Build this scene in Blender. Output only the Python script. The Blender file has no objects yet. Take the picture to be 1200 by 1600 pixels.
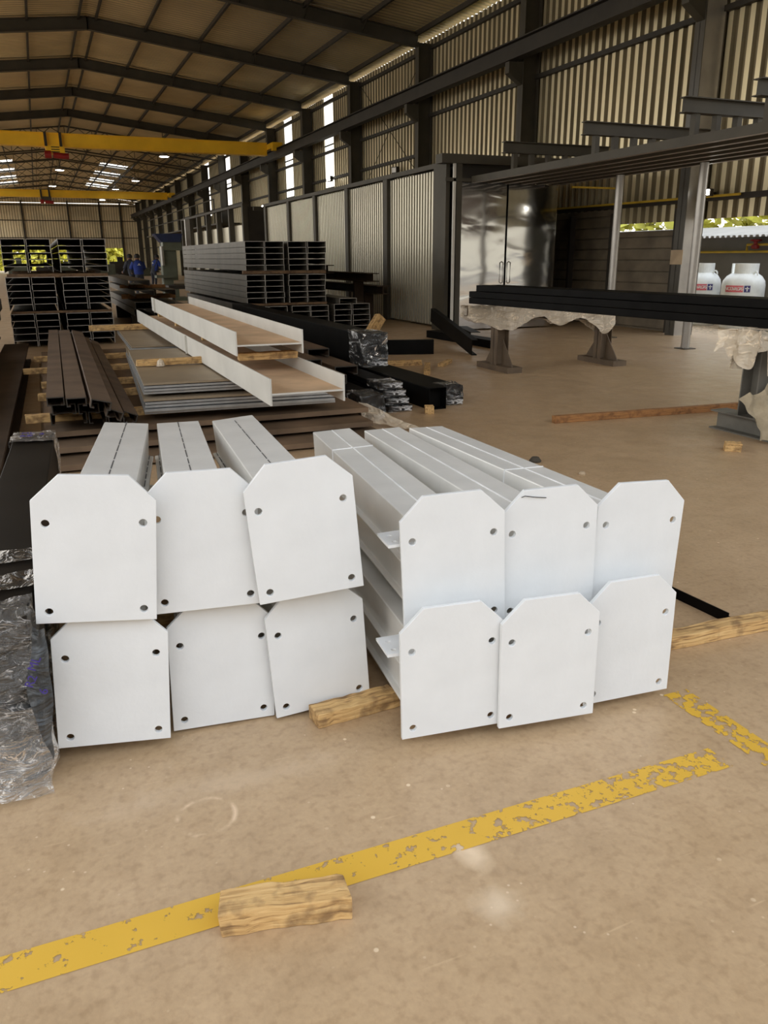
import bpy, bmesh, math, random
from mathutils import Vector, Matrix, noise
random.seed(7)
SC = bpy.context.scene
COL = SC.collection
R = math.radians

# ------------------------------------------------------------------ materials
def mat(name, col, rough=.6, metal=0.0, var=.12, vscale=3.0, bump=0.0, bscale=20.0, col2=None, spec=.5, stretch=None, coords='Object'):
    m = bpy.data.materials.new(name); m.use_nodes = True
    nt = m.node_tree; b = nt.nodes['Principled BSDF']
    b.inputs['Roughness'].default_value = rough
    b.inputs['Metallic'].default_value = metal
    b.inputs['Specular IOR Level'].default_value = spec
    tc = nt.nodes.new('ShaderNodeTexCoord'); src = tc.outputs[coords]
    if stretch:
        mp = nt.nodes.new('ShaderNodeMapping'); mp.inputs['Scale'].default_value = stretch
        nt.links.new(src, mp.inputs['Vector']); src = mp.outputs['Vector']
    n = nt.nodes.new('ShaderNodeTexNoise'); n.inputs['Scale'].default_value = vscale; n.inputs['Detail'].default_value = 6
    nt.links.new(src, n.inputs['Vector'])
    r = nt.nodes.new('ShaderNodeValToRGB')
    c2 = col2 or tuple(max(0, c * (1 - 2 * var)) for c in col)
    c1 = col if col2 else tuple(min(1, c * (1 + var)) for c in col)
    r.color_ramp.elements[0].position = .3; r.color_ramp.elements[1].position = .7
    r.color_ramp.elements[0].color = (*c2, 1); r.color_ramp.elements[1].color = (*c1, 1)
    nt.links.new(n.outputs['Fac'], r.inputs['Fac']); nt.links.new(r.outputs['Color'], b.inputs['Base Color'])
    if bump:
        n2 = nt.nodes.new('ShaderNodeTexNoise'); n2.inputs['Scale'].default_value = bscale; n2.inputs['Detail'].default_value = 4
        nt.links.new(src, n2.inputs['Vector'])
        bp = nt.nodes.new('ShaderNodeBump'); bp.inputs['Strength'].default_value = bump; bp.inputs['Distance'].default_value = .02
        nt.links.new(n2.outputs['Fac'], bp.inputs['Height']); nt.links.new(bp.outputs['Normal'], b.inputs['Normal'])
    return m

def emit(name, col, s):
    m = bpy.data.materials.new(name); m.use_nodes = True; nt = m.node_tree
    b = nt.nodes['Principled BSDF']; b.inputs['Base Color'].default_value = (*col, 1)
    b.inputs['Emission Color'].default_value = (*col, 1); b.inputs['Emission Strength'].default_value = s
    return m

def wood_mat(name, a, b_, dark):
    m = bpy.data.materials.new(name); m.use_nodes = True; nt = m.node_tree; b = nt.nodes['Principled BSDF']
    b.inputs['Roughness'].default_value = .8
    tc = nt.nodes.new('ShaderNodeTexCoord'); mp = nt.nodes.new('ShaderNodeMapping'); mp.inputs['Scale'].default_value = (3, 40, 40)
    nt.links.new(tc.outputs['Object'], mp.inputs['Vector'])
    n = nt.nodes.new('ShaderNodeTexNoise'); n.inputs['Scale'].default_value = 2; n.inputs['Detail'].default_value = 8; n.inputs['Distortion'].default_value = .8
    nt.links.new(mp.outputs['Vector'], n.inputs['Vector'])
    r = nt.nodes.new('ShaderNodeValToRGB'); cr = r.color_ramp
    cr.elements[0].position = .28; cr.elements[0].color = (*dark, 1)
    cr.elements[1].position = .72; cr.elements[1].color = (*a, 1)
    e = cr.elements.new(.45); e.color = (*b_, 1)
    nt.links.new(n.outputs['Fac'], r.inputs['Fac'])
    # dirt blotches
    n3 = nt.nodes.new('ShaderNodeTexNoise'); n3.inputs['Scale'].default_value = 14; n3.inputs['Detail'].default_value = 5
    nt.links.new(tc.outputs['Object'], n3.inputs['Vector'])
    r3 = nt.nodes.new('ShaderNodeValToRGB'); r3.color_ramp.elements[0].position = .5; r3.color_ramp.elements[1].position = .68
    nt.links.new(n3.outputs['Fac'], r3.inputs['Fac'])
    mx = nt.nodes.new('ShaderNodeMixRGB'); mx.inputs['Color2'].default_value = (*dark, 1)
    ml = nt.nodes.new('ShaderNodeMath'); ml.operation = 'MULTIPLY'; ml.inputs[1].default_value = .75
    nt.links.new(r3.outputs['Color'], ml.inputs[0]); nt.links.new(ml.outputs[0], mx.inputs['Fac'])
    nt.links.new(r.outputs['Color'], mx.inputs['Color1']); nt.links.new(mx.outputs['Color'], b.inputs['Base Color'])
    bp = nt.nodes.new('ShaderNodeBump'); bp.inputs['Strength'].default_value = .4; bp.inputs['Distance'].default_value = .01
    nt.links.new(n.outputs['Fac'], bp.inputs['Height']); nt.links.new(bp.outputs['Normal'], b.inputs['Normal'])
    return m

def film_mat(name, tint, amt, rough=.12, scale=26.0, haze=.08):
    """clear stretch film: see-through with a glossy sheen and bright sharp creases"""
    m = bpy.data.materials.new(name); m.use_nodes = True; nt = m.node_tree; b = nt.nodes['Principled BSDF']; out = nt.nodes['Material Output']; L = nt.links.new
    b.inputs['Base Color'].default_value = (*tint, 1); b.inputs['Roughness'].default_value = .35
    tc = nt.nodes.new('ShaderNodeTexCoord'); mp = nt.nodes.new('ShaderNodeMapping'); mp.inputs['Rotation'].default_value = (.5, .3, .6); mp.inputs['Scale'].default_value = (.6, .45, 1.5)
    L(tc.outputs['Object'], mp.inputs['Vector'])
    n = nt.nodes.new('ShaderNodeTexNoise'); n.inputs['Scale'].default_value = scale * .35; n.inputs['Detail'].default_value = 4; n.inputs['Distortion'].default_value = 1.6
    L(mp.outputs['Vector'], n.inputs['Vector'])
    def mth(op, a, v=None, clamp=False):
        x = nt.nodes.new('ShaderNodeMath'); x.operation = op; x.use_clamp = clamp; L(a, x.inputs[0])
        if v is not None: x.inputs[1].default_value = v
        return x.outputs[0]
    # creases: thin bands where the noise crosses its middle value
    cr = mth('ABSOLUTE', mth('SUBTRACT', n.outputs['Fac'], .5))
    cr = mth('SUBTRACT', cr, .035); cr = mth('MULTIPLY', cr, -28.0, True)
    n2 = nt.nodes.new('ShaderNodeTexNoise'); n2.inputs['Scale'].default_value = scale * .5; L(tc.outputs['Object'], n2.inputs['Vector'])
    k2 = nt.nodes.new('ShaderNodeMapRange'); k2.inputs['From Min'].default_value = .42; k2.inputs['From Max'].default_value = .62; L(n2.outputs['Fac'], k2.inputs['Value'])
    mm = nt.nodes.new('ShaderNodeMath'); mm.operation = 'MULTIPLY'; L(cr, mm.inputs[0]); L(k2.outputs[0], mm.inputs[1])
    ad = mth('MULTIPLY', mm.outputs[0], amt); ad = mth('ADD', ad, haze, True)
    bp = nt.nodes.new('ShaderNodeBump'); bp.inputs['Strength'].default_value = 1.0; bp.inputs['Distance'].default_value = .05
    L(n.outputs['Fac'], bp.inputs['Height'])
    gl = nt.nodes.new('ShaderNodeBsdfGlossy'); gl.inputs['Roughness'].default_value = rough; gl.inputs['Color'].default_value = (.9, .88, .85, 1); L(bp.outputs[0], gl.inputs['Normal']); L(bp.outputs[0], b.inputs['Normal'])
    tr = nt.nodes.new('ShaderNodeBsdfTransparent'); fr = nt.nodes.new('ShaderNodeFresnel'); fr.inputs['IOR'].default_value = 1.5; L(bp.outputs[0], fr.inputs['Normal'])
    m1 = nt.nodes.new('ShaderNodeMixShader'); L(fr.outputs[0], m1.inputs['Fac']); L(tr.outputs[0], m1.inputs[1]); L(gl.outputs[0], m1.inputs[2])
    m2 = nt.nodes.new('ShaderNodeMixShader'); L(ad, m2.inputs['Fac']); L(m1.outputs[0], m2.inputs[1]); L(b.outputs[0], m2.inputs[2]); L(m2.outputs[0], out.inputs['Surface'])
    return m

def floor_mat():
    m = bpy.data.materials.new('concrete'); m.use_nodes = True; nt = m.node_tree; b = nt.nodes['Principled BSDF']
    L = nt.links.new
    tc = nt.nodes.new('ShaderNodeTexCoord'); P = tc.outputs['Object']
    def nz(s, d=6, dist=0.0, vec=P):
        n = nt.nodes.new('ShaderNodeTexNoise'); n.inputs['Scale'].default_value = s; n.inputs['Detail'].default_value = d; n.inputs['Distortion'].default_value = dist
        L(vec, n.inputs['Vector']); return n.outputs['Fac']
    def ramp(f, a, b_, c0=(0, 0, 0), c1=(1, 1, 1)):
        r = nt.nodes.new('ShaderNodeValToRGB'); r.color_ramp.elements[0].position = a; r.color_ramp.elements[1].position = b_
        r.color_ramp.elements[0].color = (*c0, 1); r.color_ramp.elements[1].color = (*c1, 1); L(f, r.inputs['Fac']); return r.outputs['Color']
    def mix(f, c1, c2, mode='MIX'):
        x = nt.nodes.new('ShaderNodeMixRGB'); x.blend_type = mode
        if isinstance(f, (int, float)): x.inputs['Fac'].default_value = f
        else: L(f, x.inputs['Fac'])
        for s, c in (('Color1', c1), ('Color2', c2)):
            if isinstance(c, tuple): x.inputs[s].default_value = (*c, 1)
            else: L(c, x.inputs[s])
        return x.outputs['Color']
    def math_(op, a, b_=None):
        x = nt.nodes.new('ShaderNodeMath'); x.operation = op
        for i, v in enumerate((a, b_)):
            if v is None: continue
            if isinstance(v, (int, float)): x.inputs[i].default_value = v
            else: L(v, x.inputs[i])
        return x.outputs[0]
    base = ramp(nz(2.1, 10), .25, .75, (.43, .296, .168), (.50, .35, .206))
    base = mix(ramp(nz(9, 8), .45, .6), base, mix(1.0, base, (.93, .92, .91), 'MULTIPLY'))
    base = mix(ramp(nz(34, 6), .5, .68), base, mix(1.0, base, (.86, .84, .82), 'MULTIPLY'))
    base = mix(ramp(nz(60, 3), .35, .7), base, mix(1.0, base, (1.1, 1.1, 1.1), 'MULTIPLY'))
    # sheet joints / scuffs
    scr = nt.nodes.new('ShaderNodeMapping'); scr.inputs['Scale'].default_value = (1.5, 22, 1); scr.inputs['Rotation'].default_value = (0, 0, .5); L(P, scr.inputs['Vector'])
    base = mix(math_('MULTIPLY', ramp(nz(2.2, 4, .4, scr.outputs[0]), .68, .74), .3), base, (.72, .52, .32))
    # small pale paint splashes
    vo = nt.nodes.new('ShaderNodeTexVoronoi'); vo.inputs['Scale'].default_value = 9; L(P, vo.inputs['Vector'])
    sp = ramp(vo.outputs['Distance'], .05, .075, (1, 1, 1), (0, 0, 0))
    sp = math_('MULTIPLY', sp, ramp(nz(2.0, 3), .46, .56))
    base = mix(math_('MULTIPLY', sp, .8), base, (.85, .68, .46))
    v2 = nt.nodes.new('ShaderNodeTexVoronoi'); v2.inputs['Scale'].default_value = 22; L(P, v2.inputs['Vector'])
    s2 = math_('MULTIPLY', ramp(v2.outputs['Distance'], .06, .1, (1, 1, 1), (0, 0, 0)), ramp(nz(3.3, 3), .5, .6))
    base = mix(math_('MULTIPLY', s2, .55), base, (.78, .62, .44))
    # splashed white powder patches and a ring stain on the floor
    def blob(x, y, rx, ry, power, col, base, jag=.5):
        mp = nt.nodes.new('ShaderNodeMapping'); mp.vector_type = 'TEXTURE'
        mp.inputs['Location'].default_value = (x, y, 0); mp.inputs['Scale'].default_value = (rx, ry, 1); L(P, mp.inputs['Vector'])
        ln = nt.nodes.new('ShaderNodeVectorMath'); ln.operation = 'LENGTH'; L(mp.outputs[0], ln.inputs[0])
        d = math_('ADD', ln.outputs['Value'], math_('MULTIPLY', math_('SUBTRACT', nz(14, 6), .5), jag * 2))
        return mix(math_('MULTIPLY', ramp(d, .1, .95, (1, 1, 1), (0, 0, 0)), power), base, col)
    base = blob(.93, 1.62, .06, .11, .85, (.80, .62, .42), base)
    base = blob(.90, 1.42, .08, .08, .7, (.76, .60, .42), base)
    base = blob(.35, 2.2, .5, .1, .25, (.72, .56, .4), base, .9)
    mp = nt.nodes.new('ShaderNodeMapping'); mp.vector_type = 'TEXTURE'; mp.inputs['Location'].default_value = (.27, 2.06, 0); mp.inputs['Scale'].default_value = (.085, .085, 1); L(P, mp.inputs['Vector'])
    ln = nt.nodes.new('ShaderNodeVectorMath'); ln.operation = 'LENGTH'; L(mp.outputs[0], ln.inputs[0])
    ring = math_('ABSOLUTE', math_('SUBTRACT', ln.outputs['Value'], 1.0))
    ring = math_('MULTIPLY', ramp(ring, .0, .13, (1, 1, 1), (0, 0, 0)), ramp(nz(11, 4), .44, .58))
    base = mix(math_('MULTIPLY', ring, .85), base, (.80, .60, .40))
    L(base, b.inputs['Base Color'])
    L(ramp(nz(4, 6), .3, .7, (.30, .30, .30), (.5, .5, .5)), b.inputs['Roughness'])
    b.inputs['Specular IOR Level'].default_value = .6
    bp = nt.nodes.new('ShaderNodeBump'); bp.inputs['Strength'].default_value = .12; bp.inputs['Distance'].default_value = .01
    L(nz(90, 4), bp.inputs['Height']); L(bp.outputs[0], b.inputs['Normal'])
    return m

def line_mat():
    m = bpy.data.materials.new('worn_yellow_paint'); m.use_nodes = True; nt = m.node_tree; b = nt.nodes['Principled BSDF']; L = nt.links.new
    out = nt.nodes['Material Output']
    tc = nt.nodes.new('ShaderNodeTexCoord'); sep = nt.nodes.new('ShaderNodeSeparateXYZ'); L(tc.outputs['Object'], sep.inputs[0])
    n = nt.nodes.new('ShaderNodeTexNoise'); n.inputs['Scale'].default_value = 24; n.inputs['Detail'].default_value = 8; n.inputs['Roughness'].default_value = .65; L(tc.outputs['Object'], n.inputs['Vector'])
    n2 = nt.nodes.new('ShaderNodeTexNoise'); n2.inputs['Scale'].default_value = 3; L(tc.outputs['Object'], n2.inputs['Vector'])
    r0 = nt.nodes.new('ShaderNodeValToRGB'); r0.color_ramp.elements[0].color = (.62, .36, .03, 1); r0.color_ramp.elements[1].color = (.74, .45, .055, 1)
    L(n2.outputs['Fac'], r0.inputs['Fac']); L(r0.outputs[0], b.inputs['Base Color']); b.inputs['Roughness'].default_value = .55
    # wear grows towards the walkway corner (+x)
    mr = nt.nodes.new('ShaderNodeMapRange'); mr.inputs['From Min'].default_value = .6; mr.inputs['From Max'].default_value = 2.0; mr.inputs['To Min'].default_value = .385; mr.inputs['To Max'].default_value = .47
    L(sep.outputs['X'], mr.inputs['Value'])
    gt = nt.nodes.new('ShaderNodeMath'); gt.operation = 'SUBTRACT'; L(n.outputs['Fac'], gt.inputs[0]); L(mr.outputs[0], gt.inputs[1])
    mu = nt.nodes.new('ShaderNodeMath'); mu.operation = 'MULTIPLY'; mu.use_clamp = True; mu.inputs[1].default_value = 40; L(gt.outputs[0], mu.inputs[0])
    tr = nt.nodes.new('ShaderNodeBsdfTransparent'); mx = nt.nodes.new('ShaderNodeMixShader')
    L(mu.outputs[0], mx.inputs['Fac']); L(tr.outputs[0], mx.inputs[1]); L(b.outputs[0], mx.inputs[2]); L(mx.outputs[0], out.inputs['Surface'])
    return m

M = {}
M['floor'] = floor_mat(); M['line'] = line_mat()
M['white'] = mat('white_paint', (.745, .755, .75), .42, 0, .022, 7, .03, 60)
M['whitebox'] = mat('glossy_white_paint', (.76, .745, .70), .25, .1, .03, 6, .02, 30)
M['beamwhite'] = mat('dull_white_paint', (.60, .58, .52), .5, 0, .05, 3)
M['dust'] = mat('dusty_primer', (.62, .42, .25), .8, 0, .15, 2.5)
M['seam_dark'] = mat('open_seam', (.10, .10, .10), .5)
M['seam_white'] = mat('weld_bead', (.85, .85, .84), .4)
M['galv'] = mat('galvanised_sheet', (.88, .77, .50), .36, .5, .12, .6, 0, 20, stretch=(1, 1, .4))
M['galv_dark'] = mat('old_galvanised_sheet', (.4, .34, .25), .45, .1, .15, .5)
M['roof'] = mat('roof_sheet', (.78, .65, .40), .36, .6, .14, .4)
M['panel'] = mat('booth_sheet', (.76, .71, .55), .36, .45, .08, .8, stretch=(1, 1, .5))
M['steel'] = mat('grey_painted_steel', (.060, .051, .034), .6, .0, .12, 2)
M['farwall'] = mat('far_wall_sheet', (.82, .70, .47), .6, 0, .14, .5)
M['farwall_pan'] = mat('shaded_far_wall_pan', (.55, .46, .30), .6, 0, .14, .5)  # far wall pans: shade between ribs painted as a darker colour
M['galv_pan'] = mat('shaded_sheet_pan', (.25, .205, .12), .5, .35, .15, .7)  # shade between the wall ribs, put into the sheet colour
M['panel_pan'] = mat('shaded_booth_pan', (.26, .235, .17), .5, .3, .12, .8)  # booth rib shade, painted into the pans
M['roof_pan'] = mat('shaded_roof_pan', (.54, .445, .28), .4, .5, .14, .5)  # mild rib shade on the roof, carried by colour
M['steel_gloss'] = mat('glossy_grey_paint', (.075, .068, .055), .3, 0, .1, 2)
M['steel_dark'] = mat('dark_steel', (.032, .026, .018), .65, .0, .15, 2)
M['chan'] = mat('grey_channel_steel', (.13, .115, .09), .5, .35, .12, 3)
M['brown'] = mat('brown_oxide_steel', (.135, .09, .058), .65, .0, .2, 2.5, .1, 30, spec=.3)
M['screen'] = mat('weathered_brown_sheet', (.17, .135, .09), .6, 0, .2, 2)
M['brown_dk'] = mat('dark_brown_steel', (.055, .035, .021), .7, .0, .2, 2, spec=.2)
M['sheet'] = mat('dull_steel_sheet', (.34, .265, .175), .5, .35, .12, 1.5)
M['plate'] = mat('brown_floor_plate', (.19, .125, .075), .65, 0, .25, 2, spec=.3)
M['sheet_edge'] = mat('cut_steel_edge', (.42, .42, .41), .4, .6, .1, 8)
M['black'] = mat('black_paint', (.006, .0055, .005), .5, 0, .2, 4, spec=.06)
M['cut_end'] = mat('bare_cut_end', (.48, .45, .40), .45, .2, .1, 6)
M['black_dull'] = mat('black_dusty_paint', (.012, .0095, .007), .5, 0, .2, 3, spec=.12)
M['teal'] = mat('dark_blue_grey_paint', (.02, .027, .032), .4, 0, .1, 3)
M['wood'] = wood_mat('pale_timber', (.74, .50, .22), (.56, .34, .13), (.16, .085, .035))
M['wood3'] = wood_mat('dark_timber', (.20, .125, .06), (.15, .085, .04), (.06, .03, .015))
M['wood2'] = wood_mat('orange_timber', (.42, .20, .065), (.34, .155, .05), (.14, .06, .02))
M['film'] = film_mat('stretch_film', (.66, .62, .57), .7, .15, 40, .12)
M['film_far'] = film_mat('wrapping_film', (.85, .84, .82), .9, .12, 9, .03)
M['film_teal'] = film_mat('slack_film', (.035, .042, .048), .1, .3, 20, .88)
M['film_dark'] = film_mat('thin_stretch_film', (.62, .60, .56), .4, .15, 40, .03)
M['film_tan'] = film_mat('dusty_film', (.84, .72, .55), .5, .2, 16, .62)
M['cloth'] = mat('cream_cloth', (.40, .33, .22), .85, 0, .12, 8, .5, 40)
M['rust'] = mat('brown_trestle_steel', (.15, .105, .065), .6, .2, .15, 4)
M['rail_under'] = mat('bounce_lit_rail_underside', (.30, .26, .23), .45, .3, .1, 3)  # light bounced off the floor, painted as a paler underside
M['trestle'] = mat('grey_trestle_steel', (.16, .15, .125), .55, .2, .15, 4)
M['yellow'] = mat('crane_yellow', (.95, .56, .02), .45, 0, .08, 1)
M['red'] = mat('hoist_red', (.30, .012, .012), .4)
M['pipe_yellow'] = mat('gas_pipe_yellow', (.62, .42, .04), .5)
M['blue'] = mat('blue_shirt', (.012, .035, .22), .8, 0, .1, 8)
M['skin'] = mat('skin', (.22, .11, .06), .6)
M['hair'] = mat('black_hair', (.012, .01, .009), .7)
M['denim'] = mat('dark_trousers', (.03, .035, .05), .8)
M['denim_blue'] = mat('machine_blue', (.01, .02, .07), .5)
M['machine'] = mat('machine_green', (.10, .11, .075), .5)
M['pole'] = mat('galvanised_pole', (.36, .34, .31), .35, .6, .08, 3)
M['tank'] = mat('white_tank_paint', (.86, .87, .83), .4)
M['band'] = mat('red_label', (.75, .16, .19), .5)
M['badge'] = mat('blue_label', (.06, .05, .20), .5)
M['wallgrey'] = mat('grey_render', (.20, .19, .175), .85, 0, .05, 2)
M['reflection_pale'] = mat('pale_reflection_band', (.92, .84, .70), .8)  # for the added bright band that the doors reflect
M['shedroof'] = mat('fibre_cement', (.55, .53, .50), .8, 0, .08, 2)
M['gravel'] = mat('gravel', (.55, .42, .28), .9, 0, .3, 14, .8, 40)
M['leaf'] = mat('sunlit_leaves', (.80, .72, .10), .6, 0, .35, 1.2)
M['ink'] = mat('purple_ink', (.05, .03, .22), .6)
M['paper'] = mat('tan_paper_tag', (.45, .34, .22), .8)
M['lamp'] = emit('lamp_glow', (1, .97, .88), 30)
M['chrome'] = mat('polished_handle', (.5, .48, .44), .2, 1)
M['stone'] = mat('dark_lump', (.06, .05, .035), .9)

# polished door sheet with shallow dents
def door_mat():
    m = bpy.data.materials.new('polished_sheet'); m.use_nodes = True; nt = m.node_tree; b = nt.nodes['Principled BSDF']; L = nt.links.new
    b.inputs['Base Color'].default_value = (.56, .545, .52, 1); b.inputs['Metallic'].default_value = 1; b.inputs['Roughness'].default_value = .1
    tc = nt.nodes.new('ShaderNodeTexCoord')
    n = nt.nodes.new('ShaderNodeTexNoise'); n.inputs['Scale'].default_value = 1.6; n.inputs['Detail'].default_value = 1.5; n.inputs['Distortion'].default_value = .7
    mp = nt.nodes.new('ShaderNodeMapping'); mp.inputs['Scale'].default_value = (.55, 1, 1.25); L(tc.outputs['Object'], mp.inputs[0]); L(mp.outputs[0], n.inputs['Vector'])
    bp = nt.nodes.new('ShaderNodeBump'); bp.inputs['Strength'].default_value = .2; bp.inputs['Distance'].default_value = .05
    L(n.outputs['Fac'], bp.inputs['Height']); L(bp.outputs[0], b.inputs['Normal'])
    return m
M['door'] = door_mat()
def pane_mat():
    m = bpy.data.materials.new('translucent_sheet'); m.use_nodes = True; nt = m.node_tree; L = nt.links.new; out = nt.nodes['Material Output']
    nt.nodes.remove(nt.nodes['Principled BSDF'])
    tl = nt.nodes.new('ShaderNodeBsdfTranslucent'); tl.inputs['Color'].default_value = (.95, .93, .86, 1)
    tr = nt.nodes.new('ShaderNodeBsdfTransparent'); mx = nt.nodes.new('ShaderNodeMixShader'); mx.inputs['Fac'].default_value = .55
    n = nt.nodes.new('ShaderNodeTexNoise'); n.inputs['Scale'].default_value = 3
    r = nt.nodes.new('ShaderNodeMapRange'); r.inputs['To Min'].default_value = .75; r.inputs['To Max'].default_value = .95; L(n.outputs['Fac'], r.inputs['Value']); L(r.outputs[0], mx.inputs['Fac'])
    L(tl.outputs[0], mx.inputs[1]); L(tr.outputs[0], mx.inputs[2]); L(mx.outputs[0], out.inputs['Surface'])
    return m
M['pane'] = pane_mat()

# ------------------------------------------------------------------ mesh helpers
class MB:
    def __init__(s): s.v = []; s.f = []
    def add(s, vs, fs):
        o = len(s.v); s.v += [tuple(p) for p in vs]; s.f += [tuple(o + i for i in f) for f in fs]; return s
    def hexa(s, p):     # 8 points: bottom 4, top 4
        return s.add(p, [(0, 3, 2, 1), (4, 5, 6, 7), (0, 1, 5, 4), (1, 2, 6, 5), (2, 3, 7, 6), (3, 0, 4, 7)])
    def box(s, x0, x1, y0, y1, z0, z1, T=None):
        p = [(x0, y0, z0), (x1, y0, z0), (x1, y1, z0), (x0, y1, z0), (x0, y0, z1), (x1, y0, z1), (x1, y1, z1), (x0, y1, z1)]
        if T: p = [T @ Vector(q) for q in p]
        return s.hexa(p)
    def prism(s, poly, a0, a1, axis='y', T=None):   # closed 2-D profile swept along an axis
        def P(u, w, a): return {'y': (u, a, w), 'x': (a, u, w), 'z': (u, w, a)}[axis]
        n = len(poly); vs = [P(u, w, a0) for u, w in poly] + [P(u, w, a1) for u, w in poly]
        if T: vs = [T @ Vector(q) for q in vs]
        fs = [tuple(range(n)), tuple(range(2 * n - 1, n - 1, -1))] + [(i, (i + 1) % n, n + (i + 1) % n, n + i) for i in range(n)]
        return s.add(vs, fs)
    def bar(s, p, q, w, h, up=(0, 0, 1)):          # box bar from p to q, w wide, h tall
        p, q = Vector(p), Vector(q); d = (q - p).normalized(); u = Vector(up); r_ = d.cross(u)
        if r_.length < 1e-4: r_ = d.cross(Vector((0, 1, 0)))
        r_.normalize(); u = r_.cross(d)
        c = [(-1, -1), (1, -1), (1, 1), (-1, 1)]
        vs = [p + r_ * (a * w / 2) + u * (b * h / 2) for a, b in c] + [q + r_ * (a * w / 2) + u * (b * h / 2) for a, b in c]
        return s.add(vs, [(0, 1, 2, 3), (7, 6, 5, 4), (0, 4, 5, 1), (1, 5, 6, 2), (2, 6, 7, 3), (3, 7, 4, 0)])
    def ibeam(s, p, q, w, h, tf=.015, tw=.01, up=(0, 0, 1)):
        p, q = Vector(p), Vector(q); d = (q - p).normalized(); r_ = d.cross(Vector(up)).normalized(); u = r_.cross(d)
        prof = [(-w/2, -h/2), (w/2, -h/2), (w/2, -h/2+tf), (tw/2, -h/2+tf), (tw/2, h/2-tf), (w/2, h/2-tf), (w/2, h/2), (-w/2, h/2), (-w/2, h/2-tf), (-tw/2, h/2-tf), (-tw/2, -h/2+tf), (-w/2, -h/2+tf)]
        n = 12; vs = [e + r_ * a + u * b for e in (p, q) for a, b in prof]
        return s.add(vs, [tuple(range(n)), tuple(range(2*n-1, n-1, -1))] + [(i, n + i, n + (i+1) % n, (i+1) % n) for i in range(n)])
    def tube(s, pts, r, n=8, caps=True):
        pts = [Vector(p) for p in pts]; rings = []
        for i, p in enumerate(pts):
            d = (pts[min(i+1, len(pts)-1)] - pts[max(i-1, 0)]).normalized()
            a = d.cross(Vector((0, 0, 1)))
            if a.length < 1e-3: a = d.cross(Vector((0, 1, 0)))
            a.normalize(); b = d.cross(a)
            rr = r[i] if isinstance(r, (list, tuple)) else r
            rings.append([p + (a * math.cos(t) + b * math.sin(t)) * rr for t in [2 * math.pi * k / n for k in range(n)]])
        fs = []
        for i in range(len(pts) - 1):
            fs += [(i*n+k, i*n+(k+1) % n, (i+1)*n+(k+1) % n, (i+1)*n+k) for k in range(n)]
        if caps: fs += [tuple(range(n-1, -1, -1)), tuple(range((len(pts)-1)*n, len(pts)*n))]
        return s.add([v for rg in rings for v in rg], fs)
    def lathe(s, prof, n=32, c=(0, 0, 0)):           # profile (r, z)
        m = len(prof); vs = [(c[0] + r_ * math.cos(2*math.pi*k/n), c[1] + r_ * math.sin(2*math.pi*k/n), c[2] + z) for r_, z in prof for k in range(n)]
        fs = [(i*n+k, i*n+(k+1) % n, (i+1)*n+(k+1) % n, (i+1)*n+k) for i in range(m-1) for k in range(n)]
        fs += [tuple(range(n-1, -1, -1)), tuple(range((m-1)*n, m*n))]
        return s.add(vs, fs)

def obj(name, mb, m, parent=None, loc=(0, 0, 0), rot=(0, 0, 0), bevel=0, smooth=False, fixn=True):
    me = bpy.data.meshes.new(name); me.from_pydata(mb.v, [], mb.f)
    if fixn:
        bm = bmesh.new(); bm.from_mesh(me); bmesh.ops.recalc_face_normals(bm, faces=bm.faces); bm.to_mesh(me); bm.free()
    if smooth:
        me.polygons.foreach_set('use_smooth', [True] * len(me.polygons))
        if hasattr(me, 'set_sharp_from_angle'): me.set_sharp_from_angle(angle=R(40))
    me.materials.append(m); o = bpy.data.objects.new(name, me); COL.objects.link(o)
    o.location = loc; o.rotation_euler = rot
    if parent: o.parent = parent
    if bevel:
        b = o.modifiers.new('b', 'BEVEL'); b.width = bevel; b.segments = 2; b.limit_method = 'ANGLE'; b.angle_limit = R(40)
    return o

def tag(o, label, cat, group=None, kind=None):
    o['label'] = label; o['category'] = cat
    if group: o['group'] = group
    if kind: o['kind'] = kind
    return o

def empty(name, label, cat, loc=(0, 0, 0), rot=(0, 0, 0), group=None, kind='thing'):
    o = bpy.data.objects.new(name, None); COL.objects.link(o); o.location = loc; o.rotation_euler = rot; o.empty_display_size = .1
    return tag(o, label, cat, group, kind)

def struct(name, mb, m, **k):
    o = obj(name, mb, m, **k)
    if 'parent' not in k: o['kind'] = 'structure'
    return o

def dup(src, loc, rot=None, label=None, group=None):
    r = src.copy(); COL.objects.link(r); r.location = loc
    if rot: r.rotation_euler = rot
    if label: r['label'] = label
    if group: r['group'] = group
    for ch in list(src.children):
        c = ch.copy(); COL.objects.link(c); c.parent = r
        for g in list(ch.children):
            d = g.copy(); COL.objects.link(d); d.parent = c
    return r

def C_prof(w, h, t, lip=0):     # channel lying web up, flanges down, base at z=0
    if lip: return [(-w/2, 0), (-w/2+lip, 0), (-w/2+lip, t), (-w/2+t, t), (-w/2+t, h-t), (w/2-t, h-t), (w/2-t, t), (w/2-lip, t), (w/2-lip, 0), (w/2, 0), (w/2, h), (-w/2, h)]
    return [(-w/2, 0), (-w/2+t, 0), (-w/2+t, h-t), (w/2-t, h-t), (w/2-t, 0), (w/2, 0), (w/2, h), (-w/2, h)]

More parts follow.
